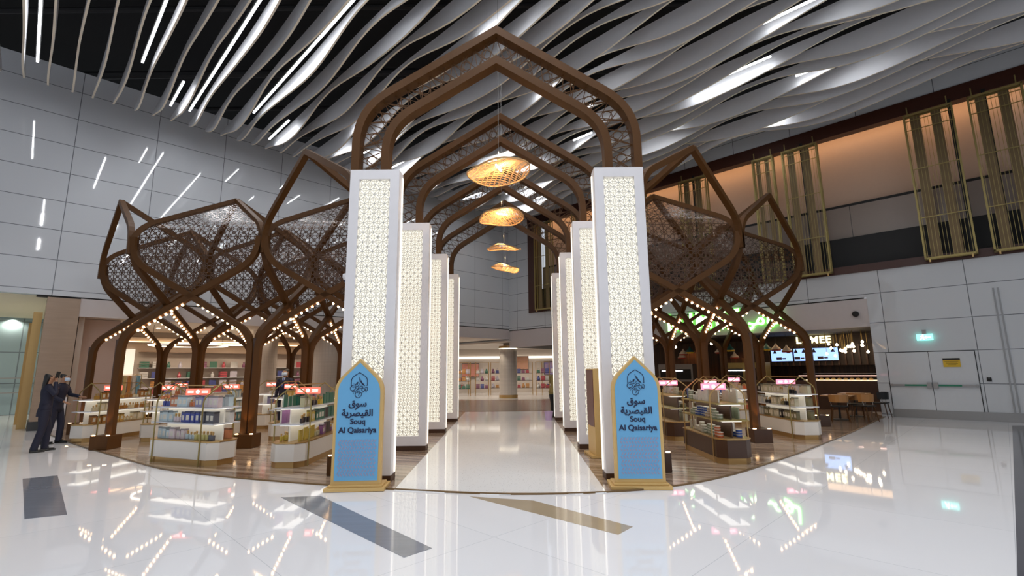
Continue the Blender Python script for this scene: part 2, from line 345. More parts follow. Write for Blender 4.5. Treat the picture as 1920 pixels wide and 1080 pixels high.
# ------------------------------------------------------------------ wavy baffles
n = 0
for i in range(-3, 38):
    s = .28 + .53 * i
    if s > 18.9: continue
    t1 = 19.75; t0 = -9 if s < 12 else -5
    ph = i * 1.9 + 1.3 * sin(i * 2.3); N_ = 110
    am = .11 if i < 7 else .18 if i < 12 else .24
    vs = []
    for k in range(N_ + 1):
        t = t0 + (t1 - t0) * k / N_
        z = 10.20 + am * sin(2 * pi * t / 7.2 + ph) + .04 * sin(2 * pi * t / 4.1 + ph * 2)
        if t1 - t < 1.8: u_ = ((1.8 - (t1 - t)) / 1.8) ** 1.6; z = z * (1 - u_) + 10.50 * u_
        ln = .02 * sin(2 * pi * t / 6.3 + ph + 1.2)
        top = 10.60
        for dx, zz in ((-.024, z), (.024, z), (.024, top), (-.024, top)):
            x, y = ST(s + dx + ln, t); vs.append((x, y, zz))
    mb = MB(); fs = []
    for k in range(N_):
        for a in range(4): fs.append((4 * k + a, 4 * k + (a + 1) % 4, 4 * k + 4 + (a + 1) % 4, 4 * k + 4 + a))
    fs += [(0, 1, 2, 3), tuple(4 * N_ + a for a in (3, 2, 1, 0))]
    mb.add(vs, fs); o = mb.build('ceiling_baffle', M_FIN); me = o.data; me.materials.append(M_CREAM)
    for j, p in enumerate(me.polygons):
        if j < 4 * N_ and j % 4 == 0: p.material_index = 1
    tag(o, 'white wavy ceiling baffle with a cream lower edge, %s in the row from the left' % nth(n), 'ceiling baffle', 'wavy ceiling baffles'); n += 1
for i, (s, a, b) in enumerate(LEDS[:21] + LEDS[-7:]):
    r = empty('linear_lamp', (*ST(s, (a + b) / 2), 10.38), radians(135), 'slim white linear lamp in the dark gap between ceiling baffles, %s of the run' % nth(i), 'ceiling light', 'linear lamps between the baffles')
    MB().box(-(b - a) / 2, (b - a) / 2, -.045, .045, .04, .12).build('housing', M_BLACK, r)
    MB().box(-(b - a) / 2, (b - a) / 2, -.026, .026, .0, .04).build('diffuser', M_LED, r)

# ------------------------------------------------------------------ lattice pillars
PY = [7.5, 10.4, 13.3, 16.2]
def pillar_lattice():
    mb = MB(); a = .160; d = a / R2; W, z0, z1 = .245, .30, 4.70
    seen = set()
    def bar(p, q_, w=.0100):
        for P in (p, q_):
            if abs(P[0]) > W + .004 or P[1] < z0 - .004 or P[1] > z1 + .004: return
        dx, dz = q_[0] - p[0], q_[1] - p[1]; l = math.hypot(dx, dz)
        if l < 1e-5: return
        nx, nz = -dz / l * w / 2, dx / l * w / 2
        A = [(p[0] + nx, p[1] + nz), (p[0] - nx, p[1] - nz), (q_[0] - nx, q_[1] - nz), (q_[0] + nx, q_[1] + nz)]
        vs = [(x, 0, z) for x, z in A] + [(x, .012, z) for x, z in A]
        mb.add(vs, [(0, 1, 2, 3), (1, 5, 6, 2), (0, 3, 7, 4)])
    h = a / 2
    for i in range(-4, 5):
        for j in range(0, 60):
            x, z = i * h, z0 + j * h
            if (i + j) % 2 == 0:
                for sx, sz in ((1, 1), (-1, 1)):
                    p = Vector((x, z)); e = Vector((x + sx * h, z + sz * h)); mid = (p + e) / 2; nn = Vector((-(e - p).y, (e - p).x)).normalized()
                    for sg in (-1, 1):
                        pr = None
                        for k in range(5):
                            u = k / 4; c = p.lerp(e, u) + nn * (sg * .022 * sin(pi * u) ** .9)
                            if pr is not None: bar(pr, c)
                            pr = c
            else:
                g = .024
                D4 = [(x + g, z), (x, z + g), (x - g, z), (x, z - g)]
                for k in range(4): bar(D4[k], D4[(k + 1) % 4], .008)
                for sx, sz in ((1, 1), (-1, 1), (1, -1), (-1, -1)):
                    bar((x + sx * g * .5, z + sz * g * .5), (x + sx * .030, z + sz * .030), .008)
    return mb
LAT = None
SIDE = {-1: 'left', 1: 'right'}
for i, y in enumerate(PY):
    for sx in (-1, 1):
        cx = -2.02 if sx < 0 else 1.96
        r = empty('lattice_pillar', (cx, y, 0), 0, 'white box pillar with glowing lattice panel, %s from the front, %s side of walkway' % (nth(i), SIDE[sx]), 'pillar', 'backlit lattice pillars along the walkway', 'thing')
        b = MB().box(-.40, -.25, 0, .28, .1, 4.87).box(.25, .40, 0, .28, .1, 4.87).box(-.25, .25, 0, .28, 4.71, 4.87).box(-.25, .25, 0, .28, .1, .29).box(-.25, .25, .07, .28, .29, 4.71)
        b.build('casing', M_WHITEP, r)
        MB().box(-.405, .405, -.005, .29, 0, .1).build('plinth', M_WOODD, r)
        MB().box(-.25, .25, .055, .068, .29, 4.71).build('light_panel', M_PANELGLOW, r)
        if LAT is None: LAT = pillar_lattice().build('lattice', M_LATWHITE, r); LAT.location = (0, .025, 0)
        else: inst(LAT, r)
        MB().box(-sx * .41 - .006, -sx * .41 + .006, .20, .24, .12, 4.8).build('edge_light', M_STRIPGLOW, r)
# CCTV dome on the first left pillar
r = empty('security_camera', (-2.42, 7.6, 3.10), 0, 'small white dome security camera on the outer side of the first left pillar', 'security camera')
MB().lathe([(.03, .06), (.075, .05), (.08, 0), (.06, -.05)], 16).build('housing', M_WHITEP, r, smooth=True)
MB().lathe([(.058, -.05), (.05, -.085), (.0, -.10)], 16, cap=False).build('lens_dome', mat('dark_dome', (.02, .03, .08), .1), r, smooth=True)

# ------------------------------------------------------------------ arches over the walkway
def arch_path(hw, apex, z0, slope=.634, rad=.6):
    zc = apex - slope * hw
    half = fillet([(hw, 0, z0), (hw, 0, zc), (0, 0, apex)], [rad], 8)
    return half
def at_len(path, f):
    L_ = [(path[k + 1] - path[k]).length for k in range(len(path) - 1)]; T = sum(L_) * f
    for k, l in enumerate(L_):
        if T <= l: return path[k].lerp(path[k + 1], T / l)
        T -= l
    return path[-1]
def full(path): return path + [Vector((-p.x, p.y, p.z)) for p in path[::-1][1:]]
def arch_web():
    mb = MB(); po, pi_ = arch_path(2.28, 7.36, 4.87), arch_path(1.90, 6.93, 4.87, rad=.5)
    nseg = 8
    def b(p, q_): mb.sweep([p, q_], .012, .012, (0, 1, 0))
    for sx in (1, -1):
        m = lambda v: Vector((v.x * sx, 0, v.z))
        for k in range(nseg):
            a0, a1 = m(at_len(po, k / nseg)), m(at_len(po, (k + 1) / nseg)); c0, c1 = m(at_len(pi_, k / nseg)), m(at_len(pi_, (k + 1) / nseg))
            am, cm = m(at_len(po, (k + .5) / nseg)), m(at_len(pi_, (k + .5) / nseg))
            cen = (a0 + a1 + c0 + c1) / 4; rr = .085
            ring = [cen + Vector((cos(2 * pi * j / 10) * rr, 0, sin(2 * pi * j / 10) * rr)) for j in range(10)]
            mb.sweep(ring, .012, .012, (0, 1, 0), closed=True)
            b(a0, cm); b(cm, a1); b(c0, am); b(am, c1); b(a0, c1.lerp(c0, .3)); b(c0, a1.lerp(a0, .3)); b(a0, c0)
    return mb
proto = None
for i, y in enumerate(PY):
    lab = 'brown pointed timber arch with web of thin rods, %s from the front over the walkway' % nth(i)
    if proto is None:
        r = proto = empty('walkway_arch', (-.03, y + .14, 0), 0, lab, 'arch', 'timber arches over the walkway')
        MB().sweep(full(arch_path(2.335, 7.44, 4.876)), .22, .13, (0, 1, 0)).build('outer_rib', M_WOOD, r)
        MB().sweep(full(arch_path(1.845, 6.87, 4.876, rad=.5)), .22, .13, (0, 1, 0)).build('inner_rib', M_WOOD, r)
        arch_web().build('rod_web', M_WOOD, r)
    else:
        r = copy_tree(proto); r.location = (-.03, y + .14, 0); r['label'] = lab

# ------------------------------------------------------------------ woven pendants
def pendant(loc, rz, sc, label):
    r = empty('woven_pendant', loc, rz, label, 'pendant lamp', 'woven wavy pendants over the walkway')
    R = .64 * sc
    zf = lambda x, y: .12 * sin(4.4 * x / sc + .6) * cos(2.2 * y / sc) + .06 * sin(4.2 * y / sc + 1 + 1.5 * x / sc) - .10 * y
    rim = [(R * cos(a), R * sin(a)) for a in [2 * pi * k / 48 for k in range(48)]]
    mb = MB(); mb.sweep([(x, y, zf(x, y)) for x, y in rim], .03, .02, (0, 0, 1), closed=True); mb.build('rim', mat('rattan', (.62, .36, .15), .6), r)
    mb = MB()
    for k in range(-12, 13):
        y = k / 12.5 * R; hw = R * sqrt(max(0, 1 - (y / R) ** 2))
        P = [(-hw + 2 * hw * j / 16, y) for j in range(17)]
        wd = .026 * sc + .010 * sin(k * 2.1)
        vs = [];
        for x, yy in P: vs += [(x, yy - wd / 2, zf(x, yy - wd / 2)), (x, yy + wd / 2, zf(x, yy + wd / 2))]
        mb.add(vs, [(2 * j, 2 * j + 1, 2 * j + 3, 2 * j + 2) for j in range(16)])
    for k in range(-6, 7):
        x = k / 6.6 * R; hh = R * sqrt(max(0, 1 - (x / R) ** 2)); P = [(x, -hh + 2 * hh * j / 12) for j in range(13)]
        vs = []
        for xx, y in P: vs += [(xx - .012, y, zf(xx - .012, y) + .003), (xx + .012, y, zf(xx + .012, y) + .003)]
        mb.add(vs, [(2 * j, 2 * j + 1, 2 * j + 3, 2 * j + 2) for j in range(12)])
    o = mb.build('weave', None, r)
    m, N, L, b = nt('rattan_weave') if 'rattan_weave' not in MATS else (None,) * 4
    if m:
        b.inputs['Base Color'].default_value = (.78, .46, .20, 1); b.inputs['Roughness'].default_value = .6
        tr = N.new('ShaderNodeBsdfTranslucent'); tr.inputs[0].default_value = (.95, .55, .25, 1); mx = N.new('ShaderNodeMixShader'); mx.inputs[0].default_value = .55
        L.new(b.outputs[0], mx.inputs[1]); L.new(tr.outputs[0], mx.inputs[2]); L.new(mx.outputs[0], N['Material Output'].inputs[0]); MATS['rattan_weave'] = m
    o.data.materials.append(MATS['rattan_weave'])
    MB().box(-.17 * sc, .17 * sc, -.012, .012, .06, .085, rz=.9).build('light_tube', M_LED, r)
    MB().tube([(0, 0, .1), (0, 0, 10.3 - loc[2])], .004, 6).build('wire', M_STEEL, r)
    spot('pendant_light', (loc[0], loc[1], loc[2] + .42), 95, (1, .66, .34), 150)
    return r
for i, (y, z, sc, rz) in enumerate(((9.35, 5.62, 1.0, .35), (12.2, 5.58, .9, -.5), (15.2, 5.52, .85, 2.2), (18.0, 5.45, .82, 3.4))):
    pendant((-.05, y, z), rz, sc, 'warm woven wavy pendant lamp on a thin wire, %s along the walkway' % nth(i))

# ------------------------------------------------------------------ interlaced timber trees
SX, SY = 3.12, 2.9
X0, Y0 = 2.55, 8.2                     # grid: x = +-(X0 + i*SX), y = Y0 + j*SY
def gx(side, i): return (side * (X0 + i * SX)) + (-.0 if side < 0 else -.06)
def gy(j): return Y0 + j * SY
ZT = 4.8                               # top of the bay ribs over the next column
APEX = 6.22
OFF = .085
def rib_profile(L):
    return fillet([(OFF, 0, .28), (OFF, 0, 2.50), (L - OFF, 0, 4.27), (L - OFF, 0, ZT)], [.36, .46], 6)
RIBM = {}
def rib_mesh(L):
    if L not in RIBM:
        mb = MB().sweep(rib_profile(L), .125, .13, (0, 1, 0)); RIBM[L] = mb.build('rib_source', M_WOOD)
    return RIBM[L]
BULB = MB().lathe([(.0, -.028), (.02, -.02), (.028, 0), (.02, .02), (.0, .028)], 8, cap=False).build('bulb_source', M_BULB)
def upper_mesh():
    dx, dy = SX / 2, SY / 2; Ld = math.hypot(dx, dy)
    return fillet([(0, 0, 4.40), (0, 0, 5.02), (Ld, 0, APEX)], [.5], 6), Ld
UP = None
# the panel between two ribs and the apex: rows of (half width, depth, z) by distance along the profile
def panel_rows():
    L = SX; up, Ld = upper_mesh(); rows = []
    # lower part in the bay plane, from the crossing up
    P = [p for p in rib_profile(L) if p.x > L / 2 + .001 and p.z < 4.75]
    rows.append((.0, 0.0, 3.40))
    for p in P: rows.append((p.x - L / 2 , 0.0, p.z))
    for p in up:
        if p.z > 4.8: k = p.x / Ld; rows.append(((L / 2) * (1 - k), k * SY / 2, p.z))
    return rows
def lattice_panel_mesh():
    rows = panel_rows(); acc = [0]
    for a, b in zip(rows, rows[1:]):
        acc.append(acc[-1] + math.hypot(b[2] - a[2], b[1] - a[1]))
    def at(wd):
        if wd <= 0 or wd >= acc[-1]: return None
        for k in range(len(acc) - 1):
            if acc[k] <= wd <= acc[k + 1] and acc[k + 1] > acc[k]:
                t = (wd - acc[k]) / (acc[k + 1] - acc[k]); return [rows[k][j] * (1 - t) + rows[k + 1][j] * t for j in range(3)]
    mb = MB(); c = .235
    def bar(p, q_, wd=.019):
        n_ = 2 if math.hypot(p[0] - q_[0], p[1] - q_[1]) > .12 else 1
        for k in range(n_):
            a = (p[0] + (q_[0] - p[0]) * k / n_, p[1] + (q_[1] - p[1]) * k / n_); b = (p[0] + (q_[0] - p[0]) * (k + 1) / n_, p[1] + (q_[1] - p[1]) * (k + 1) / n_)
            A, B = at(a[1]), at(b[1])
            if not A or not B or abs(a[0]) > A[0] + .02 or abs(b[0]) > B[0] + .02: continue
            l = math.hypot(b[0] - a[0], b[1] - a[1]); nx, nz = -(b[1] - a[1]) / l * wd / 2, (b[0] - a[0]) / l * wd / 2
            vs = []
            for (u, v) in ((a[0] + nx, a[1] + nz), (a[0] - nx, a[1] - nz), (b[0] - nx, b[1] - nz), (b[0] + nx, b[1] + nz)):
                E_ = at(min(max(v, 1e-4), acc[-1] - 1e-4)); vs.append((u, E_[1], E_[2]))
            vs2 = [(x, y + .010, z + .004) for x, y, z in vs]
            mb.add(vs + vs2, [(0, 1, 2, 3), (7, 6, 5, 4), (1, 5, 6, 2), (0, 3, 7, 4)])
    for i in range(-7, 8):
        for j in range(0, int(acc[-1] / c) + 1):
            x, z = i * c, j * c; h = c / 2
            bar((x - h, z), (x + h, z)); bar((x, z - h), (x, z + h)); bar((x - h, z - h), (x + h, z + h), .015); bar((x - h, z + h), (x + h, z - h), .015)
            R_ = .33 * c
            O = [(x + R_ * cos(pi / 8 + k * pi / 4), z + R_ * sin(pi / 8 + k * pi / 4)) for k in range(8)]
            for k in range(8): bar(O[k], O[(k + 1) % 8], .015)
            g = .17 * c
            Q = [(x + h + g, z + h), (x + h, z + h + g), (x + h - g, z + h), (x + h, z + h - g)]
            for k in range(4): bar(Q[k], Q[(k + 1) % 4], .014)
    return mb
PANEL = None
def wall_ok(x, y, m=.1): return (y - x < WC - m) and (x + y < WC - m)
POSN = {}
def build_side(side):
    global UP, PANEL
    nmax = {-1: 4, 1: 3}[side]
    cols = set(); cells = []
    for j in range(0, 5):
        for i in range(0, nmax):
            corners = [(i, j), (i + 1, j), (i, j + 1), (i + 1, j + 1)]
            # front edge of the grove follows the curved kerb
            missing = {(1, 0), (2, 0), (3, 0), (4, 0), (2, 1) if side > 0 else (3, 1), (3, 1), (4, 1), (4, 2), (3, 2) if side > 0 else (4, 2), (3, 3) if side > 0 else (4, 3)}
            have = [c for c in corners if c not in missing and wall_ok(gx(side, c[0]), gy(c[1]), .0 if side < 0 else .2)]
            if len(have) < 3: continue
            nx, ny = (gx(side, i) + gx(side, i + 1)) / 2, gy(j) + SY / 2
            if not wall_ok(nx, ny, 1.2): continue
            cells.append((i, j, have)); cols |= set(have)
    ribs = set()
    for i, j, have in cells:
        hs = set(have)
        for a, b in (((i, j), (i + 1, j)), ((i, j + 1), (i + 1, j + 1)), ((i, j), (i, j + 1)), ((i + 1, j), (i + 1, j + 1))):
            if a in hs and b in hs: ribs.add((a, b)); ribs.add((b, a))
    nb = 0
    order = sorted(cols, key=lambda c: (c[1], c[0])); rootof = {}
    for n_, c in enumerate(order):
        x, y = gx(side, c[0]), gy(c[1])
        row = ['front', 'second', 'third', 'fourth', 'fifth', 'sixth'][c[1]]
        r = empty('timber_tree', (x, y, 0), 0, 'branching brown timber column in the %s row, %s from the walkway, %s side' % (row, nth(c[0]), SIDE[side]), 'timber column', 'branching timber columns')
        rootof[c] = r
        hw = .20
        MB().prism([(-hw, -hw), (hw, -hw), (hw, hw), (-hw, hw)], .004, .30).build('footing', M_WOODD if side > 0 else M_WOOD, r, bevel=.01)
        for dx, dy in ((-.16, -.16), (.16, -.16)):
            MB().lathe([(.035, .30), (.035, .312)], 10, (dx, dy, 0)).build('uplight', M_BULB, r)
        MB().box(-.03, .03, -.03, .03, .3, 2.4).build('core_post', M_WOODD, r)
        if c[1] <= 2:
            spot('column_uplight', (x, y - .19, .36), 9, (1, .55, .22), 60, (pi * .97, 0, 0), .02)
        for (a, b) in sorted(ribs):
            if a != c: continue
            bx, by = gx(side, b[0]), gy(b[1]); ang = math.atan2(by - y, bx - x); L = SX if abs(bx - x) > .1 else SY
            rb = inst(rib_mesh(L), r, (0, 0, 0), ang); rb.name = 'rib'
            if c[1] <= 3:
                m = (4.27 - 2.5) / (L - 2 * OFF)
                for k in range(9):
                    s_ = .42 + (L / 2 - .60) * k / 8
                    z_ = 2.50 + m * (s_ - OFF) - .098
                    o = inst(BULB, rb, (s_, 0, z_)); o.name = 'light_bulb'
    for i, j, have in cells:
        nx, ny = (gx(side, i) + gx(side, i + 1)) / 2, gy(j) + SY / 2
        row = ['front', 'second', 'third', 'fourth', 'fifth', 'sixth'][j]
        up, Ld = upper_mesh()
        for c in have:
            x, y = gx(side, c[0]), gy(c[1]); ang = math.atan2(ny - y, nx - x)
            if UP is None: UP = MB().sweep(up, .125, .12, (0, 1, 0)).build('crown_source', M_WOOD)
            o = inst(UP, rootof[c], (0, 0, 0), ang); o.name = 'crown_rib'
        if len(have) == 4:
            lab = 'leaf-shaped bronze lattice screen leaning over the %s row, %s from the walkway, %s side' % (row, nth(i), SIDE[side])
            if PANEL is None:
                PANEL = lattice_panel_mesh().build('lattice_screen', M_LATTICE); o = PANEL
            else: o = inst(PANEL)
            o.name = 'lattice_screen'; o.location = (nx, gy(j), 0)
            tag(o, lab, 'lattice screen', 'lattice screens of the timber canopy')
build_side(-1); build_side(1)
for o in list(RIBM.values()) + [UP, BULB]: bpy.data.objects.remove(o)

# ------------------------------------------------------------------ totem signs
def totem(name, loc, rz, label):
    r = empty(name, loc, rz, label, 'sign', 'blue pointed signs at the walkway entrance')
    W, sh, ap = .34, 1.46, 1.79
    def outl(w, s, a, z0): return [(-w, z0), (w, z0)] + [(v.x, v.z) for v in fillet([(w, 0, z0), (w, 0, s), (0, 0, a)], [.14], 5)][1:] + [(-v.x, v.z) for v in fillet([(w, 0, z0), (w, 0, s), (0, 0, a)], [.14], 5)[::-1][1:-1]]
    MB().prism(outl(W, sh, ap, .06), -.05, .05, 'y').build('frame', M_GOLD, r, bevel=.004)
    MB().prism(outl(W - .045, sh - .012, ap - .055, .13), -.058, -.045, 'y').build('board', M_BLUE, r)
    MB().prism([(-.41, -.13), (.41, -.13), (.41, .32), (-.41, .32)], 0, .045).prism([(-.37, -.09), (.37, -.09), (.37, .25), (-.37, .25)], .045, .075).build('foot', M_GOLD, r, bevel=.006)
    f = -.062
    lettering('lettering', '\ufed5\ufeee\ufeb3', .125, M_NAVY, r, (-.01, f, 1.125), bold=.003)
    lettering('lettering', '\ufe94\ufef3\ufeae\ufebc\ufef4\ufed8\ufedf\ufe8d', .125, M_NAVY, r, (-.01, f, .995), bold=.003)
    MB().sweep([(-.050, f, 1.092), (-.046, f, 1.080), (-.040, f, 1.088), (-.034, f, 1.080), (-.030, f, 1.094)], .004, .006, (0, 1, 0)).build('diacritic', M_NAVY, r)
    lettering('lettering', 'Souq', .106, M_NAVY, r, (0, f, .885), bold=.0022)
    lettering('lettering', 'Al Qaisariya', .106, M_NAVY, r, (0, f, .768), bold=.0022)
    # emblem: pointed arch over interlaced calligraphic strokes
    mb = MB(); cz = 1.41
    arch = [(v.x, f, v.z) for v in fillet([(.112, 0, cz + .0), (.112, 0, cz + .115), (0, 0, cz + .185)], [.05], 4)]
    mb.sweep(arch + [(-x, y, z) for x, y, z in arch[::-1][1:]], .004, .009, (0, 1, 0))
    def stroke(pts, w_=.008):
        P = [Vector(p) for p in pts]; Q = []
        for i_ in range(len(P) - 1):
            p0, p1, p2, p3 = P[max(i_ - 1, 0)], P[i_], P[i_ + 1], P[min(i_ + 2, len(P) - 1)]
            for q_ in range(5): t = q_ / 5; Q.append(.5 * ((2 * p1) + (p2 - p0) * t + (2 * p0 - 5 * p1 + 4 * p2 - p3) * t * t + (3 * p1 - p0 - 3 * p2 + p3) * t ** 3))
        Q.append(P[-1]); mb.sweep([(v.x, f, cz + v.y) for v in Q], .004, w_ * .75, (0, 1, 0))
    for x0 in (0, .016, .032):
        stroke([(-.006 + x0, .125 - x0 * 1.5), (.0 + x0, .085 - x0), (.026 + x0, .045 - x0 * .6), (.048 + x0, .012 - x0 * .5)], .0085)
    stroke([(-.012, .050), (-.050, .022), (-.098, .004), (-.122, -.030), (-.108, -.062), (-.070, -.058), (-.046, -.030), (-.066, -.012), (-.092, -.022)], .011)
    stroke([(-.100, -.070), (-.072, -.082), (-.040, -.066), (-.010, -.028), (.022, -.004), (.050, -.012), (.036, -.034), (.006, -.038), (-.018, -.052)], .011)
    stroke([(-.040, .030), (-.030, .052), (-.022, .030), (-.034, .012)], .008); stroke([(-.062, .006), (-.030, -.010), (-.004, .010), (.014, .022)], .008)
    stroke([(.040, -.040), (.066, -.030), (.080, -.052), (.066, -.082), (.048, -.070), (.030, -.052)], .010)
    stroke([(.082, -.030), (.106, -.020), (.118, -.044), (.104, -.076), (.088, -.066), (.096, -.046)], .010)
    stroke([(-.030, -.080), (-.052, -.110), (-.044, -.148), (-.010, -.166), (.024, -.146), (.038, -.112), (.022, -.094), (.004, -.112), (-.006, -.138)], .010)
    for x0 in (-.020, -.004, .012): stroke([(x0, -.064), (x0 - .004, -.084), (x0 + .002, -.100)], .008)
    for dx, dz in ((-.006, .060), (.004, .030), (-.075, .036), (.060, .020), (.10, .004), (.046, -.098), (-.078, -.102)):
        mb.add([(dx - .006, f, cz + dz), (dx, f, cz + dz - .006), (dx + .006, f, cz + dz), (dx, f, cz + dz + .006)], [(0, 1, 2, 3)])
    mb.build('emblem', M_NAVY, r)
    mb = MB()
    for j in range(10):
        for i in range(13):
            x, z = -.25 + i * .040 + (.01 if j % 2 else 0), .19 + j * .050; s_ = .012 if j % 2 else -.012
            mb.add([(x - s_, f, z), (x + .019 - s_, f, z), (x + .019 + s_, f, z + .036), (x + s_, f, z + .036)], [(0, 1, 2, 3)])
    mb.build('diagonal_pattern', M_LILAC, r)
    return r
totem('blue_sign', (-1.985, 7.08, .004), radians(3), 'sky-blue pointed sign in a gold frame before the left front pillar')
totem('blue_sign', (1.93, 7.02, .004), radians(-3), 'sky-blue pointed sign in a gold frame before the right front pillar')
r = empty('gold_sign_stand', (1.77, 9.60, .008), radians(94), 'slim gold sign stand seen edge-on beside the right pillars', 'sign')
MB().box(-.30, .30, -.08, .08, .04, 1.62).build('frame', M_GOLD, r, bevel=.004)
MB().box(-.27, .27, .08, .09, .55, 1.60).build('board', mat('maroon_board', (.16, .07, .06), .4), r)
MB().box(-.36, .36, -.16, .16, 0, .04).build('foot', M_GOLD, r)

# ------------------------------------------------------------------ display kiosks
PALS = {'perfume': [(.05, .07, .32), (.62, .55, .20), (.55, .66, .70), (.70, .68, .66), (.45, .05, .06), (.60, .22, .10), (.28, .26, .45), (.12, .12, .14), (.72, .60, .62), (.16, .32, .36)],
        'gold': [(.50, .28, .05), (.62, .40, .10), (.40, .18, .04), (.70, .60, .40)], 'book': [(.03, .16, .10), (.62, .45, .05), (.05, .03, .03), (.55, .50, .30), (.30, .12, .30), (.05, .05, .2)],
        'tea': [(.60, .55, .42), (.45, .32, .20), (.30, .34, .22), (.70, .66, .60), (.62, .14, .04), (.05, .10, .35)], 'dark': [(.01, .01, .015), (.55, .50, .35), (.62, .60, .55), (.20, .17, .08)]}
def cname(c):
    r_, g, b = c; mx = max(c); mn = min(c)
    if mx < .035: return 'black'
    if mx - mn < .10: return 'white' if mx > .6 else 'grey' if mx > .25 else 'charcoal'
    if r_ == mx:
        if g > .75 * r_ and b > .6 * r_: return 'cream'
        if g > .6 * r_: return 'golden yellow'
        if g > .40 * r_: return 'orange-brown' if r_ < .7 else 'orange'
        return 'red' if b < .5 * r_ else 'plum'
    if b == mx: return 'navy' if mx < .36 else 'lavender' if r_ > .6 * b and r_ > g * 1.02 else 'pale blue'
    return 'green'
def cmat(c, rough=.35): return mat('pack_%s_%02d%02d%02d' % (cname(c).replace(' ', '_').replace('-', '_'), int(c[0] * 99), int(c[1] * 99), int(c[2] * 99)), c, rough, var=.25, scale=25)
PCACHE = {}
def product(kind, col, parent_none=None):
    """first of its kind and colour is built, the rest are copies"""
    key = (kind, col)
    if key in PCACHE: return copy_tree(PCACHE[key])
    m = cmat(col); dark = cmat(tuple(min(1, c * .35 + .02) for c in col)); pale = cmat((.72, .68, .58))
    if kind == 'gift_box':
        r = empty('gift_box', (0, 0, 0)); MB().box(-.055, .055, -.04, .04, 0, .155).build('body', m, r); MB().box(-.057, .057, -.042, .042, .155, .185).build('lid', dark, r); MB().box(-.03, .03, -.0412, -.04, .04, .12).build('front_panel', pale, r)
    elif kind == 'perfume_bottle':
        r = empty('perfume_bottle', (0, 0, 0)); MB().prism([(-.03, -.02), (.03, -.02), (.03, .02), (-.03, .02)], 0, .085).build('body', m, r, bevel=.006); MB().lathe([(.012, .085), (.012, .1), (.017, .1), (.017, .135), (.008, .142)], 10).build('cap', M_BRASS, r)
    elif kind == 'tin_stack':
        r = empty('food_tin', (0, 0, 0)); MB().lathe([(.05, 0), (.052, .004), (.052, .028), (.05, .032)], 18).build('body', m, r); MB().lathe([(.054, .032), (.054, .04), (.046, .043)], 18).build('lid', pale, r)
    elif kind == 'book':
        r = empty('book', (0, 0, 0)); MB().box(-.07, .07, -.012, .012, 0, .20).build('cover', m, r); MB().box(-.067, .072, -.009, .009, .003, .197).build('pages', pale, r)
    elif kind == 'candle_jar':
        r = empty('candle_jar', (0, 0, 0)); MB().lathe([(.03, 0), (.035, .01), (.035, .06), (.03, .07)], 14).build('jar', m, r); MB().lathe([(.03, .07), (.03, .08), (.008, .085), (.008, .1), (.0, .104)], 14, cap=False).build('lid', M_BRASS, r)
    PCACHE[key] = r
    return r
NAMES = {'gift_box': 'gift box', 'perfume_bottle': 'perfume bottle', 'tin_stack': 'round food tin', 'book': 'upright book', 'candle_jar': 'lidded jar'}
CATS = {'gift_box': 'box', 'perfume_bottle': 'perfume bottle', 'tin_stack': 'tin', 'book': 'book', 'candle_jar': 'jar'}
KOBJ = {}
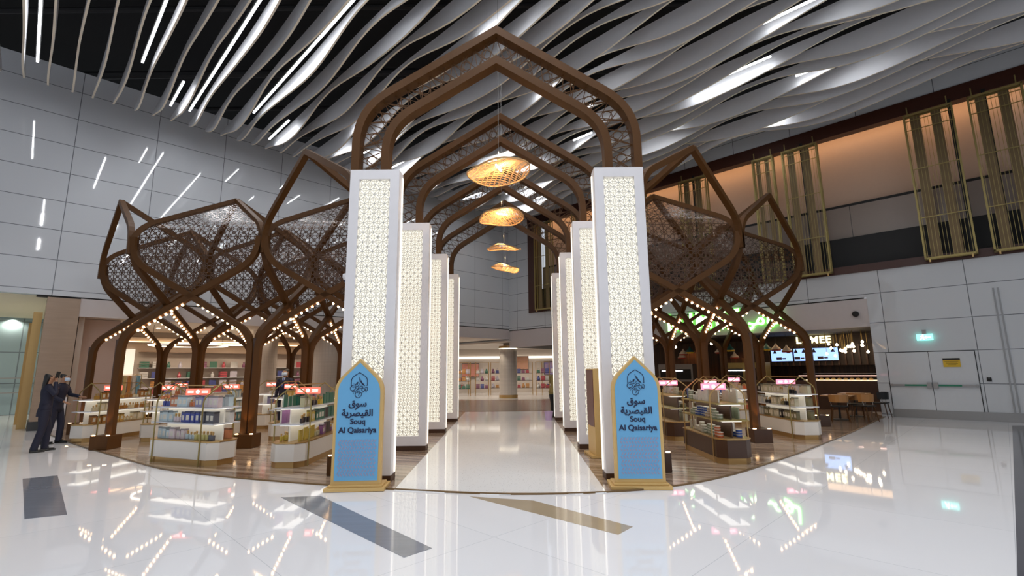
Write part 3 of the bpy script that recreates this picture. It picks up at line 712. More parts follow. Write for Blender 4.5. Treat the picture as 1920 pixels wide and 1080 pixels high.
def kiosk(key, loc, rz, L, style, label, short, pal, kinds, detail=1, W=.60, face=1, header=M_REDLIGHT):
    """long axis = local x; near (visible) long side = local -y; frames at both ends"""
    r = empty('display_kiosk', (loc[0], loc[1], .004), rz, label, 'display kiosk', 'white display kiosks' if style == 'white' else 'dark wood display kiosks')
    h = L / 2; w_ = W / 2; ch = .14
    foot = [(-h + ch, -w_), (h - ch, -w_), (h, -w_ + ch), (h, w_ - ch), (h - ch, w_), (-h + ch, w_), (-h, w_ - ch), (-h, -w_ + ch)]
    ins = [(x * .97, y * .95) for x, y in foot]
    cabm = M_CAB if style == 'white' else M_WOODD
    MB().prism(ins, 0, .10).build('plinth', M_BRASS, r)
    MB().prism(foot, .10, .40).build('cabinet', cabm, r, bevel=.006)
    MB().prism([(x * 1.01, y * 1.02) for x, y in foot], .40, .42).build('counter_top', M_BRASS, r)
    lv = [.70, .98]
    for i, z in enumerate(lv):
        k = .93 - .0 * i
        MB().box(-h * k, h * k, -w_ * .9, w_ * .9, z, z + .022).build('shelf', M_SHELFG if style == 'white' else M_BRASSD, r)
        MB().box(-h * k + .05, h * k - .05, -w_ * .55, w_ * .55, z - .014, z - .001).build('shelf_light', M_SHELFLIGHT, r)
    # central spine panel
    MB().box(-h * .85, h * .85, -.012, .012, .42, .96).build('spine_panel', glow('lit_spine', (1, .93, .8), .12) if style == 'white' else M_WOODD, r)
    fx = [-h + .24, h - .30]
    for x in fx:
        wy = w_ + .012
        P = fillet([(x, -wy, .0), (x, -wy, 1.16), (x, 0, 1.40), (x, wy, 1.16), (x, wy, .0)], [.10, .0, .10], 3)
        MB().sweep(P, .018, .018, (1, 0, 0)).build('frame', M_BRASSD if style == 'white' else M_BRASS, r)
    MB().box(fx[0], fx[-1], -.010, .010, 1.375, 1.395).build('ridge_bar', M_BRASS, r)
    # lit header signs
    for sgn in ((-1, 1) if detail else (-1,)):
        pass
    hd = MB()
    al = min(.46, L * .25)
    # header faces the walkway front: a board hung under the ridge, square to the hall entrance
    c, s_ = cos(-rz), sin(-rz)
    hb = MB().box(-al / 2, al / 2, -.012, .012, 1.21, 1.325, rz=-rz, piv=(0, 0)).build('header_sign', header, r)
    hb.location = (fx[0] * .2 if abs(rz) > .8 else 0, 0, 0)
    e = MB().lathe([(.035, -.016), (.035, .016)], 12); e.v = [(x, z, y) for x, y, z in e.v]
    e.v = [(x * c - y * s_, x * s_ + y * c, z + 1.268) for x, y, z in e.v]
    e.build('header_emblem', M_HEADW, hb)
    bars = MB()
    for sx in (-1, 1):
        for z in (1.25, 1.268, 1.286): bars.box(sx * al * .30 - .055, sx * al * .30 + .055, -.0145, -.012, z - .003, z + .003, rz=-rz, piv=(0, 0))
    bars.build('header_ornament', M_HEADW, hb)
    # goods
    tiers = [(.422, 'bottom tier'), (lv[0] + .023, 'middle shelf'), (lv[1] + .023, 'top shelf')]
    CN = {}
    for ti, (z, tn) in enumerate(tiers):
        for sd in ((-1, 1) if detail > 1 else (-1,)) if True else ():
            x = -h * .82; k = 0; y = sd * w_ * .52
            kd = random.choice(kinds); c_ = random.choice(PALS[pal]); left = random.randint(2, 4)
            while x < h * .80:
                if left == 0: kd = random.choice(kinds); c_ = random.choice(PALS[pal]); left = random.randint(2, 4)
                step = {'gift_box': .125, 'perfume_bottle': .085, 'tin_stack': .125, 'book': .165, 'candle_jar': .09}[kd]
                if detail == 0: step *= 1.5
                o = product(kd, c_)
                o.location = (0, 0, 0)
                lx, ly = x + step / 2, y + random.uniform(-.02, .02) * 1
                gxx = loc[0] + lx * cos(rz) - ly * sin(rz); gyy = loc[1] + lx * sin(rz) + ly * cos(rz)
                o.location = (gxx, gyy, .004 + z + .001); o.rotation_euler = (0, 0, rz + random.uniform(-.12, .12) + (pi if sd > 0 else 0))
                sc = random.uniform(.9, 1.25) if kd != 'book' else random.uniform(.85, 1.15)
                o.scale = (sc, sc, min(sc, 1.1)) if kd != 'tin_stack' else (1, 1, 1)
                if kd == 'tin_stack':
                    hn = random.randint(2, 4)
                    for q_ in range(1, hn):
                        o2 = product(kd, c_); o2.location = (gxx, gyy, .005 + z + q_ * .0435); o2.rotation_euler = o.rotation_euler
                        tag(o2, '%s %s, %s up in %s stack, %s, %s' % (cname(c_), 'food tin', nth(q_), ('far ' if sd > 0 else '') + nth(k), tn, short), CATS[kd], 'tins on the kiosks')
                tag(o, '%s %s, %s along the %s%s, %s' % (cname(c_), NAMES[kd], nth(k), 'far ' if sd > 0 else '', tn, short), CATS[kd], {'gift_box': 'gift boxes', 'perfume_bottle': 'perfume bottles', 'tin_stack': 'tins', 'book': 'books', 'candle_jar': 'jars'}[kd] + ' on the kiosks')
                x += step; k += 1; left -= 1
    return r
GB, PB, TS, BK, CJ = 'gift_box', 'perfume_bottle', 'tin_stack', 'book', 'candle_jar'
kiosk('K1', (-5.80, 9.44), radians(-22), 1.80, 'white', 'white kiosk of perfume boxes, set at an angle between the two front columns', 'angled front kiosk', 'perfume', [GB, GB, PB], 2)
kiosk('K2', (-3.72, 9.62), radians(90), 1.95, 'white', 'white kiosk of books and perfume just left of the blue sign', 'kiosk by the left sign', 'book', [BK, GB, PB], 2)
kiosk('K3', (-10.25, 13.1), radians(84), 2.0, 'white', 'white kiosk of gold trinkets where the suited man reaches', 'kiosk beside the suited pair', 'gold', [CJ, PB, GB], 1)
kiosk('K4', (-8.62, 12.75), radians(90), 1.3, 'white', 'small white kiosk right of the far left column', 'kiosk right of the left column', 'perfume', [CJ, PB], 1)
kiosk('K5', (-7.15, 13.0), radians(97), 1.6, 'white', 'white kiosk behind the angled front kiosk', 'kiosk behind the angled one', 'perfume', [GB, PB], 1)
kiosk('K6', (-5.48, 12.72), radians(90), 1.25, 'white', 'white kiosk between the two masked staff and the front column', 'kiosk near the masked man', 'gold', [GB, CJ], 1)
kiosk('K7', (-7.2, 15.3), radians(90), 1.4, 'white', 'white kiosk in the third line on the left', 'third-line left kiosk', 'perfume', [GB, PB], 0)
kiosk('K8', (-4.05, 12.9), radians(90), 1.6, 'white', 'white kiosk behind the kiosk by the left sign', 'kiosk behind the left sign kiosk', 'perfume', [GB, BK], 1)
kiosk('K9', (-10.2, 15.6), radians(90), 1.5, 'white', 'white kiosk near the shop front at far left', 'kiosk near the left shop front', 'perfume', [GB, PB], 0)
kiosk('K10', (-4.0, 15.7), radians(90), 1.5, 'white', 'white kiosk deep on the left behind the masked woman', 'kiosk behind the masked woman', 'book', [GB, BK], 0)
kiosk('R2', (6.92, 12.35), radians(90), 2.05, 'white', 'white kiosk of perfume and black gift sets near the cafe tables', 'kiosk near the cafe tables', 'dark', [GB, PB, GB], 2, header=M_PINKLIGHT)
kiosk('R4', (6.95, 15.2), radians(90), 1.4, 'white', 'white kiosk behind the one near the cafe tables', 'kiosk behind the cafe-side one', 'tea', [GB, PB], 1, header=M_PINKLIGHT)
kiosk('R5', (5.35, 13.0), radians(90), 1.3, 'white', 'white kiosk between the right trunks', 'kiosk between the right trunks', 'tea', [GB, CJ], 1, header=M_PINKLIGHT)
kiosk('R1', (3.98, 9.5), radians(90), 1.9, 'dark', 'dark wood kiosk of tins and books right of the right blue sign', 'front dark kiosk', 'tea', [TS, BK, TS], 2, header=M_PINKLIGHT)
kiosk('R3', (4.0, 12.25), radians(90), 1.8, 'dark', 'dark wood kiosk of white cups behind the front dark kiosk', 'second dark kiosk', 'dark', [CJ, GB, TS], 1, header=M_PINKLIGHT)
kiosk('R6', (4.0, 15.4), radians(90), 1.5, 'dark', 'dark wood kiosk third back on the right', 'third dark kiosk', 'tea', [TS, GB], 0, header=M_PINKLIGHT)
for o in PCACHE.values():
    for ch in list(o.children): pass

# ------------------------------------------------------------------ helpers for things on the two building walls
def RR(name, q_, z, dist=0, **k):
    x, y = RW(q_); return empty(name, (x + dist / R2, y + dist / R2, z), radians(-45), **k)
def LR(name, q_, z, dist=0, **k):
    x, y = LW(q_); return empty(name, (x - dist / R2, y + dist / R2, z), radians(45), **k)
# brass hanging screens in front of the window
for i, (q0, q1, zb, dark) in enumerate(((25.5, 23.7, 4.93, .6), (21.6, 20.4, 4.93, .3), (17.0, 15.4, 4.93, .7), (13.02, 11.23, 4.95, .45), (8.58, 7.48, 4.88, 2), (7.04, 5.34, 4.92, .5), (1.75, .0, 4.95, .9), (-.48, -2.2, 4.93, .28))):
    w_ = (q0 - q1) * D; h = 9.88 - zb
    r = RR('brass_screen', (q0 + q1) / 2, zb, -.22, label='tall hanging brass rod screen in the upper window, %s from the far corner' % nth(i), cat='hanging screen', group='brass screens in the upper window')
    a = w_ / 2
    mb = MB()
    for y0 in (-.10, .10):
        mb.box(-a, -a + .05, y0 - .02, y0 + .02, 0, h).box(a - .05, a, y0 - .02, y0 + .02, 0, h).box(-a, a, y0 - .02, y0 + .02, 0, .06).box(-a, a, y0 - .02, y0 + .02, h - .06, h)
    for x in (-a, a - .05):
        for z in (0, h - .05): mb.box(x, x + .05, -.1, .1, z, z + .05)
    mb.build('frame', M_BRASSD, r)
    mb = MB(); n_ = int(w_ / .085)
    for k in range(1, n_): x = -a + w_ * k / n_; mb.box(x - .005, x + .005, -.104, -.094, .06, h - .06)
    mb.build('rods', M_BRASSD, r)
    for z in (1.35, 3.0, 4.35, h - .25): MB().box(-a, a, -.11, -.09, z, z + .025).build('crossbar', M_BRASSD, r)
    b1 = -a + w_ * .14
    MB().box(b1, b1 + w_ * .20, .05, .06, .06, h - .06).build('bronze_strip', mat('bronze_strip', (.22, .15, .07), .5, metal=.3), r)
    MB().box(b1 + w_ * .42, b1 + w_ * .62, .05, .06, .06, h - .06).build('bronze_strip', MATS['bronze_strip'], r)
    if dark < 1: MB().box(-a + w_ * dark, -a + w_ * (dark + .08), .09, .11, 0, h + .2).build('dark_strip', M_BLACK, r)
    for x in (-a * .8, a * .8):
        MB().box(x - .015, x + .015, -.015, .015, h, h + .30).build('hanger', M_BRASSD, r); MB().box(x - .02, x + .02, -.12, -.08, -.09, 0).build('foot_pin', M_GOLD, r)

# double door with push bars
r = RR('door_1', 2.17, 0, -.012); r['kind'] = 'structure'
wd = 1.5 * D
MB().box(-1.065, -.005, 0, .03, .02, 2.06).box(.005, 1.065, 0, .03, .02, 2.06).build('door_leaf', mat('door_grey_gloss', (.66, .68, .70), .04), r)
MB().box(-1.085, -1.065, -.004, .02, 0, 2.08).box(1.065, 1.085, -.004, .02, 0, 2.08).box(-.006, .006, -.004, .02, 0, 2.08).box(-1.08, 1.08, -.004, .02, 2.06, 2.075).build('door_seams', M_BLACK, r)
MB().box(-1.06, 1.06, -.01, .0, .02, .24).build('kick_plate', M_STEEL, r)
for sx in (-1, 1):
    MB().box(min(sx * .12, sx * 1.0), max(sx * .12, sx * 1.0), -.09, -.05, .99, 1.05).build('push_bar', M_STEEL, r)
    MB().box(min(sx * .14, sx * .68), max(sx * .14, sx * .68), -.095, -.088, .995, 1.045).build('push_bar_label', mat('green_label', (.02, .22, .12), .5), r)
    MB().box(sx * .075 - .055, sx * .075 + .055, -.10, .0, .93, 1.11).build('latch_box', M_STEEL, r)
    MB().box(sx * 1.02 - .03, sx * 1.02 + .03, -.09, .0, .98, 1.06).build('bar_bracket', M_STEEL, r)
r = RR('exit_sign', 2.19, 2.42, -.09, label='small green and white lit running-man exit sign above the grey double door', cat='exit sign')
MB().box(-.2, .2, -.02, .02, 0, .20).build('light_panel', glow('exit_cyan', (.25, .90, .78), 1.5), r); MB().box(-.05, .05, -.03, .05, .20, .34).build('bracket', M_STEEL, r)
mb = MB(); f = -.024
mb.sweep([(-.12, f, .02), (-.09, f, .06), (-.06, f, .10), (-.05, f, .14)], .004, .022, (0, 1, 0)).sweep([(-.02, f, .03), (-.04, f, .07), (-.06, f, .10)], .004, .02, (0, 1, 0)).sweep([(-.10, f, .12), (-.06, f, .135), (-.02, f, .10)], .004, .016, (0, 1, 0)).box(-.055, -.025, f - .002, f + .002, .15, .18)
mb.box(.04, .15, f - .002, f + .002, .09, .11).add([(.04, f - .002, .05), (.0, f - .002, .10), (.04, f - .002, .15)], [(0, 1, 2)])
mb.build('running_figure_and_arrow', glow('exit_white', (1, 1, 1), 3), r)
r = RR('warning_notice', 1.43, 1.58, -.035, label='yellow printed notice with a black header on the double door', cat='notice')
MB().box(-.20, .20, 0, .015, 0, .27).build('sheet', mat('yellow_sheet', (.75, .48, .02), .5), r); MB().box(-.20, .20, -.003, 0, .21, .27).build('header_band', M_BLACK, r)
mb = MB()
for k, l in enumerate((.16, .13, .14, .10)): mb.box(-l, l, -.002, 0, .17 - k * .035, .178 - k * .035)
mb.build('printed_lines', M_BLACK, r)
r = RR('card_reader', .34, 1.15, -.02, label='small black square card reader beside the double door', cat='card reader')
MB().box(-.05, .05, -.02, .02, 0, .12).build('body', M_BLACK, r, bevel=.008); MB().box(-.012, .012, -.024, -.02, .09, .10).build('indicator', M_STEEL, r)
r = RR('wall_speaker', 4.65, 3.42, -.03, label='round dark speaker on the pale fascia above the cafe opening', cat='speaker')
o = MB().lathe([(.09, 0), (.10, .01), (.10, .05), (.07, .06)], 20).build('housing', M_BLACK, r); o.rotation_euler = (pi / 2, 0, 0)

# big green shop lettering on the fascia, and the smaller lit one inside
r = RR('shop_name_sign', 11.4, 3.22, -.03, label='large glowing white letters edged in green on the cafe fascia', cat='sign')
GW, GG = glow('letter_white', (.72, 1.0, .62), 3.2), glow('letter_green', (.12, .85, .05), 2.2)
for body, x, sz in (('LUMEE', -.67, 1.02), ('\ufef2\ufee3\ufeee\ufedf', 1.65, .80)):
    lettering('letter_edge', body, sz, GG, r, (x, .0, .06), bold=.026, extrude=.02, spacing=1.08 if x < 0 else 1)
    lettering('letter_face', body, sz, GW, r, (x, -.035, .06), bold=.008, extrude=.02, spacing=1.08 if x < 0 else 1)
r = RR('cafe_name_sign', 7.8, 2.58, 3.5, label='small lit yellow-white cafe name above the blue menu screens', cat='sign')
lettering('lettering', 'LUMEE', .40, glow('letter_warm', (1, .88, .45), 3), r, (0, 0, .06), bold=.010, extrude=.02, spacing=1.15)
for i, (a, b) in enumerate(((10.2, 8.95), (8.9, 8.22), (8.1, 6.55))):
    r = RR('menu_screen', (a + b) / 2, 1.88, 3.42, label='blue-white menu screen behind the cafe counter, %s from the left' % nth(i), cat='screen', group='menu screens in the cafe')
    hw = (a - b) * D / 2
    MB().box(-hw, hw, 0, .06, 0, .56).build('casing', M_BLACK, r); MB().box(-hw + .015, hw - .015, -.006, 0, .02, .54).build('display', glow('screen_blue', (.30, .50, 1.0), 1.25), r)
    mb = MB()
    for x in (-.6 * hw, .65 * hw): mb.add([(x - .015, -.009, .52), (x + .015, -.009, .52), (x + .08, -.009, .36), (x - .08, -.009, .36)], [(3, 2, 1, 0)])
    mb.build('pictured_lamps', mat('screen_dark', (.01, .01, .03), .5), r)
    MB().box(-.22, .0, -.009, -.006, .08, .19).box(.02, .16, -.009, -.006, .10, .16).build('pictured_food', mat('screen_red', (.06, .03, .05), .5), r)

# ------------------------------------------------------------------ cafe interior (right)
def Rbox(nm, q0, q1, d0, d1, z0, z1, m, **k):
    return on_wall(MB().box(q1 * D, q0 * D, d0, d1, z0, z1), nm, m, 'R', **k)
struct(Rbox('wall_cafe_back', 29, 2.5, 5.4, 5.6, 0, 3.05, stripes('cafe_slats', ((.018, .008, .004), (.05, .022, .010), (.10, .045, .018)), .4, scale=(6, 6, .15), rot=0)))
struct(Rbox('ceiling_cafe', 29, 2.5, .3, 5.6, 2.97, 3.05, mat('cafe_ceiling', (.02, .015, .012), .7)))
struct(Rbox('wall_cafe_side', 4.1, 3.95, .3, 5.5, 0, 3.05, mat('cafe_side', (.05, .03, .02), .6)))
struct(Rbox('wall_cafe_bulkhead', 11.5, 4.1, 3.6, 3.7, 1.7, 3.0, mat('cafe_bulkhead', (.03, .016, .01), .5)))
for q_ in [4.6 + .34 * k for k in range(0, 20)]:
    struct(Rbox('trim_7', q_, q_ - .08, 3.5, 3.6, 1.7, 2.55, M_WOODD))
cq = tag(Rbox('cafe_counter', 13.5, 4.6, 2.0, 2.7, 0, 1.08, M_WOODD), 'long dark wood cafe counter under the menu screens', 'counter')
tag(Rbox('counter_light_strip', 8.2, 4.5, 1.96, 1.99, 1.28, 1.30, glow('pinkish_strip', (1, .6, .5), 3.5)), 'thin glowing strip along the glass display at the right end of the cafe', 'light strip')
r = RR('cake_display', 6.3, 1.08, 2.3, label='glass cake display with lit shelves on the right end of the cafe counter', cat='display case')
MB().box(-1.2, 1.2, -.3, .3, 0, .03).box(-1.2, 1.2, -.3, .3, .28, .30).build('shelf', M_STEEL, r)
MB().box(-1.18, 1.18, -.28, .28, .03, .045).build('shelf_light', glow('warmstrip', (1, .75, .5), 1.5), r)
mb = MB(); [mb.lathe([(.07, 0), (.07, .06), (.02, .09)], 10, (-1.0 + .2 * k, -.1, .045)) for k in range(11)]; mb.build('cakes', mat('cake', (.5, .35, .1), .6, var=.8, scale=4), r)
for q_, nm in ((11.2, 'glass display case at the middle of the cafe counter'), (16.2, 'steel oven with lit hood at the left of the cafe')):
    r = RR('oven' if q_ > 12 else 'display_case', q_, 1.0, 3.0 if q_ > 12 else 2.3, label=nm, cat='oven' if q_ > 12 else 'display case')
    MB().box(-.9, .9, -.3, .3, 0, .85).build('casing', M_STEEL if q_ > 12 else M_BRASSD, r)
    MB().box(-.8, -.05, -.32, -.3, .1, .6).box(.05, .8, -.32, -.3, .1, .6).build('glass_front', M_BLACK, r)
    MB().box(-.7, .4, -.34, -.32, .5, .54).build('light_bar', glow('ovenlight', (.95, .97, 1), 3), r)
tag(Rbox('cafe_cabinet', 12.6, 11.3, 4.6, 5.3, 0, 2.1, M_TAN), 'plain tan wooden door panel at the back of the cafe', 'cupboard')
spot('cafe_wall_wash', (*[v + 4.9 / R2 for v in RW(16.5)], 2.9), 40, (1, .5, .18), 100, (radians(12), 0, 0))
spot('cafe_wall_wash', (*[v + 4.6 / R2 for v in RW(12.8)], 2.9), 30, (1, .5, .18), 100, (radians(12), 0, 0))
M_TEAL = mat('teal_glaze', (.02, .10, .10), .3); M_CREAMG = mat('cream_glaze', (.62, .52, .42), .35); M_REDG = mat('red_glaze', (.30, .03, .02), .35); M_YEL = mat('yellow_glaze', (.62, .40, .03), .35)
for i, (q_, z, dd, c1, c2) in enumerate(((14.9, 2.25, 1.8, M_CREAMG, M_REDG), (14.3, 2.33, 1.6, M_TEAL, M_YEL), (15.3, 2.10, 2.2, M_CREAMG, M_REDG), (12.5, 2.28, 1.8, M_CREAMG, M_REDG), (11.7, 2.35, 1.6, M_TEAL, M_YEL), (11.9, 2.05, 2.4, M_CREAMG, M_REDG),
                                          (9.6, 2.33, 1.6, M_TEAL, M_YEL), (9.05, 2.30, 1.5, M_CREAMG, M_REDG), (8.45, 2.22, 1.4, M_CREAMG, M_REDG))):
    r = RR('cafe_pendant', q_, z, dd, label='%s glazed bell pendant lamp in the cafe, %s from the left' % ('teal and yellow' if c1 is M_TEAL else 'cream and red', nth(i)), cat='pendant lamp', group='bell pendants in the cafe')
    MB().lathe([(.03, .30), (.035, .26), (.07, .20), (.17, .10), (.19, .05)], 20, cap=False).build('shade', c1, r, smooth=True); MB().lathe([(.19, .05), (.18, .01), (.16, .0)], 20, cap=False).build('lower_band', c2, r, smooth=True)
    MB().lathe([(0, .02), (.04, .04), (.04, .08), (0, .10)], 10, cap=False).build('bulb', M_BULBW, r); MB().tube([(0, 0, .3), (0, 0, 2.97 - z)], .006, 6).build('cord', M_BLACK, r)
for i, (q_, z) in enumerate(((15.0, 2.62), (12.6, 2.70), (9.75, 2.68))):
    r = RR('globe_pendant', q_, z, 1.2, label='small round glowing globe near the cafe ceiling, %s from the left' % nth(i), cat='globe lamp', group='globe lamps in the cafe')
    MB().lathe([(.0, -.06), (.045, -.045), (.06, 0), (.045, .045), (0, .06)], 14, cap=False).build('globe', M_BULBW, r, smooth=True); MB().tube([(0, 0, .05), (0, 0, 2.97 - z)], .005, 6).build('cord', M_BLACK, r)
rb = random.Random(3)
for i in range(20):
    q_ = 4.85 + (i * .618 % 1) * 1.9; z = 2.0 + rb.random() * .5 + .05
    if i > 9: q_ = 4.9 + (i - 10) * .19
    r = RR('bare_bulb_pendant', q_, z, 1.4 + rb.random() * 1.4, label='glowing round bulb in the hanging cluster at the cafe right end, %s of twenty' % nth(i), cat='bulb lamp', group='bulb cluster in the cafe')
    MB().lathe([(.0, -.05), (.036, -.036), (.05, 0), (.03, .045), (.015, .07)], 12, cap=False).build('bulb', M_BULBW, r, smooth=True); MB().tube([(0, 0, .07), (0, 0, 2.97 - z)], .006, 6).build('cord', M_BRASSD, r)
# tables and chairs by the kerb
def chair(loc, rz, label, seatm, backm):
    r = empty('cafe_chair', (*loc, .004), rz, label, 'chair', 'cafe chairs by the kerb')
    MB().box(-.22, .22, -.21, .21, .44, .48).build('seat', seatm, r, bevel=.015)
    bp = [( .23 * cos(a), .23 * sin(a) - .0) for a in [pi * k / 8 for k in range(9)]]
    mb = MB(); vs = []
    for x, y in bp: vs += [(x, y, .58), (x * 1.05, y * 1.05, .80), (x * 1.12, y * 1.12, .80), (x * 1.07, y * 1.07, .58)]
    mb.add(vs, [(4 * k + a, 4 * k + (a + 1) % 4, 4 * k + 4 + (a + 1) % 4, 4 * k + 4 + a) for k in range(8) for a in range(4)] + [(3, 2, 1, 0), (32, 33, 34, 35)]); mb.build('backrest', backm, r)
    for sx in (-1, 1):
        for sy in (-1, 1):
            MB().tube([(sx * .17, sy * .16, .44), (sx * .23, sy * .22, 0)], .016, 8, [.02, .012]).build('leg', M_WOODD if backm is not M_TAN else M_WOOD, r)
        MB().tube([(sx * .19, .12, .46), (sx * .22, .10, .60)], .01, 6).build('back_support', M_STEEL, r)
def table(loc, label):
    r = empty('cafe_table', (*loc, .004), radians(-45), label, 'table', 'cafe tables by the kerb')
    MB().box(-.40, .40, -.40, .40, .72, .75).build('table_top', M_TAN, r, bevel=.008)
    MB().lathe([(.03, .04), (.03, .72)], 12).build('column', M_BLACK, r); MB().lathe([(.24, 0), (.24, .02), (.05, .04)], 20).build('base', M_BLACK, r)
table((10.35, 15.55), 'square tan cafe table nearest the walkway kiosks'); table((11.55, 16.55), 'square tan cafe table nearest the grey wall'); table((9.2, 16.4), 'square tan cafe table at the back beside the counter')
chair((9.95, 14.92), radians(150), 'tan-backed chair at the front of the first cafe table', M_BLACK, M_TAN)
chair((10.75, 14.98), radians(200), 'tan-backed chair at the kerb side of the first cafe table', M_BLACK, M_TAN)
chair((11.05, 15.75), radians(160), 'tan-backed chair between the two cafe tables', M_BLACK, M_TAN)
chair((12.05, 16.1), radians(220), 'dark chair closest to the grey wall corner', M_BLACK, M_BLACK)
chair((8.95, 15.05), radians(60), 'dark cafe chair with a blue seat beside the white kiosk', mat('blue_seat', (.01, .03, .22), .5), M_BLACK)
chair((9.7, 16.0), radians(40), 'dark chair at the back of the first cafe table', M_BLACK, M_TAN)

# ------------------------------------------------------------------ gift shop interior (left) and centre shop
def Lbox(nm, q0, q1, d0, d1, z0, z1, m, **k):
    return on_wall(MB().box(q0 * D, q1 * D, d0, d1, z0, z1), nm, m, 'L', **k)
M_SHOPW = mat('warm_shop_wall', (.55, .47, .40), .6); M_SHOPC = mat('shop_ceiling', (.62, .56, .50), .7)
struct(Lbox('wall_shop_back', 1.8, 24, 6.0, 6.2, 0, 3.5, M_SHOPW)); struct(Lbox('ceiling_shop', 1.8, 29.3, .3, 6.2, 3.46, 3.55, M_SHOPC))
struct(Lbox('wall_shop_side', 1.8, 2.0, .3, 6.2, 0, 3.5, M_SHOPW)); struct(Lbox('trim_8', 4, 22, 5.7, 6.0, 3.0, 3.2, M_SHOPC))
struct(Lbox('wall_shop_niche', 4.1, 5.0, 5.9, 6.0, 0, 2.7, glow('lit_niche', (1, .9, .75), .6)))
struct(Lbox('cove_light_strip', 4.5, 16, 5.6, 5.66, 3.0, 3.03, glow('cove', (1, .62, .32), 3)))
for i, (z, q0, q1) in enumerate(((1.9, 5.2, 16), (1.45, 5.2, 16), (1.05, 5.2, 16), (2.6, 5.2, 16))):
    o = tag(Lbox('wall_shelf', q0, q1, 5.6, 6.0, z - .03, z, M_SHELFG if i < 3 else M_STONE), 'long pale wall shelf at the back of the gift shop, %s from the bottom' % ['third', 'second', 'lowest', 'topmost'][i], 'shelf', 'back shelves of the gift shop')
rs = random.Random(11)
gift = {}
def goods(kind, col, size, key):
    if key in gift: return inst(gift[key])
    m = cmat(col); w_, d_, h_ = size; mb = MB()
    if kind == 'folded_shirt':
        for k in range(3): mb.box(-w_ / 2, w_ / 2, -d_ / 2, d_ / 2, k * h_ / 3, (k + .85) * h_ / 3)
    elif kind == 'handbag':
        mb.prism([(-w_ / 2, 0), (w_ / 2, 0), (w_ / 2 * .8, h_ * .65), (-w_ / 2 * .8, h_ * .65)], -d_ / 2, d_ / 2, 'y').sweep([(w_ * .25 * cos(a), 0, h_ * .65 + h_ * .35 * sin(a)) for a in [pi * k / 6 for k in range(7)]], .012, .012, (0, 1, 0))
    elif kind == 'picture_book':
        mb.box(-w_ / 2, w_ / 2, -d_ / 2, -d_ / 2 + .03, 0, h_).box(-w_ / 2 + .01, w_ / 2 - .01, -d_ / 2 - .004, -d_ / 2, h_ * .3, h_ * .8)
    else:
        mb.lathe([(w_ * .4, 0), (w_ * .5, h_ * .4), (w_ * .22, h_ * .75), (w_ * .25, h_)], 14)
    o = mb.build(kind, m); gift[key] = o; return o
PAL2 = [(.62, .58, .66), (.55, .10, .12), (.10, .12, .35), (.70, .68, .64), (.60, .30, .10), (.30, .12, .20), (.08, .20, .14)]
for sh_i, (z, nm) in enumerate(((1.9, 'third'), (1.45, 'second'), (1.05, 'lowest'))):
    k = 0; q_ = 5.5
    while q_ < 15.6:
        kd = rs.choice(('picture_book', 'vase', 'picture_book', 'folded_shirt')); ci = rs.randrange(len(PAL2))
        if rs.random() < .75:
            o = goods(kd, PAL2[ci], (.30, .2, .28) if kd != 'vase' else (.16, .16, .26), (kd, ci)); x, y = LW(q_); o.location = (x - 5.78 / R2, y + 5.78 / R2, z + .002); o.rotation_euler = (0, 0, radians(45) + rs.uniform(-.2, .2))
            tag(o, '%s %s, %s along the %s back shelf of the gift shop' % (cname(PAL2[ci]), kd.replace('_', ' '), nth(k), nm), kd.split('_')[-1], 'goods on the gift shop shelves'); k += 1
        q_ += .62
for i, (x, y, R_, z) in enumerate(((-12.6, 19.3, 1.3, 2.72), (-12.3, 21.9, 1.2, 2.92))):
    r = empty('ring_light', (x, y, z), 0, '%s glowing ring lamp hanging in the gift shop' % ['lower, smaller', 'upper, larger'][i], 'ring lamp', 'ring lamps in the gift shop')
    MB().sweep([(R_ * cos(a), R_ * sin(a), 0) for a in [2 * pi * k / 48 for k in range(48)]], .03, .05, (0, 0, 1), closed=True).build('ring', glow('ring_glow', (1, .85, .65), 4), r)
    for a in (0, 2.1, 4.2): MB().tube([(R_ * cos(a), R_ * sin(a), .02), (R_ * cos(a), R_ * sin(a), 3.44 - z)], .006, 6).build('wire', M_BLACK, r)
for i, (x, y, R_) in enumerate(((-10.6, 21.3, .50), (-8.25, 22.0, .62), (-6.0, 25.2, .6))):
    o = MB().lathe([(R_, 0), (R_, 3.46)], 32).build('round_column', panels('small_tile_%d' % i, (.58, .52, .46), .12, .06, .004, .45, line=(.47, .43, .38)), loc=(x, y, 0), smooth=False)
    tag(o, 'round pale tiled column in the gift shop, %s from the left' % nth(i), 'column', 'tiled columns of the gift shop', kind='structure')
for i, (q_, d_) in enumerate(((2.6, 1.5), (3.4, 2.2), (4.4, 1.2), (5.5, 3.5), (8, 2), (10, 3.2), (12.5, 2), (15, 3), (18, 1.5), (21, 3), (24, 1.6))):
    x, y = LW(q_); o = MB().lathe([(.07, 0), (.07, .015)], 12).build('ceiling_downlight', glow('downlight_warm', (1, .8, .6), 8), loc=(x - d_ / R2, y + d_ / R2, 3.44))
    tag(o, 'small round warm downlight in the gift shop ceiling, %s from the left' % nth(i), 'ceiling light', 'downlights of the gift shop')
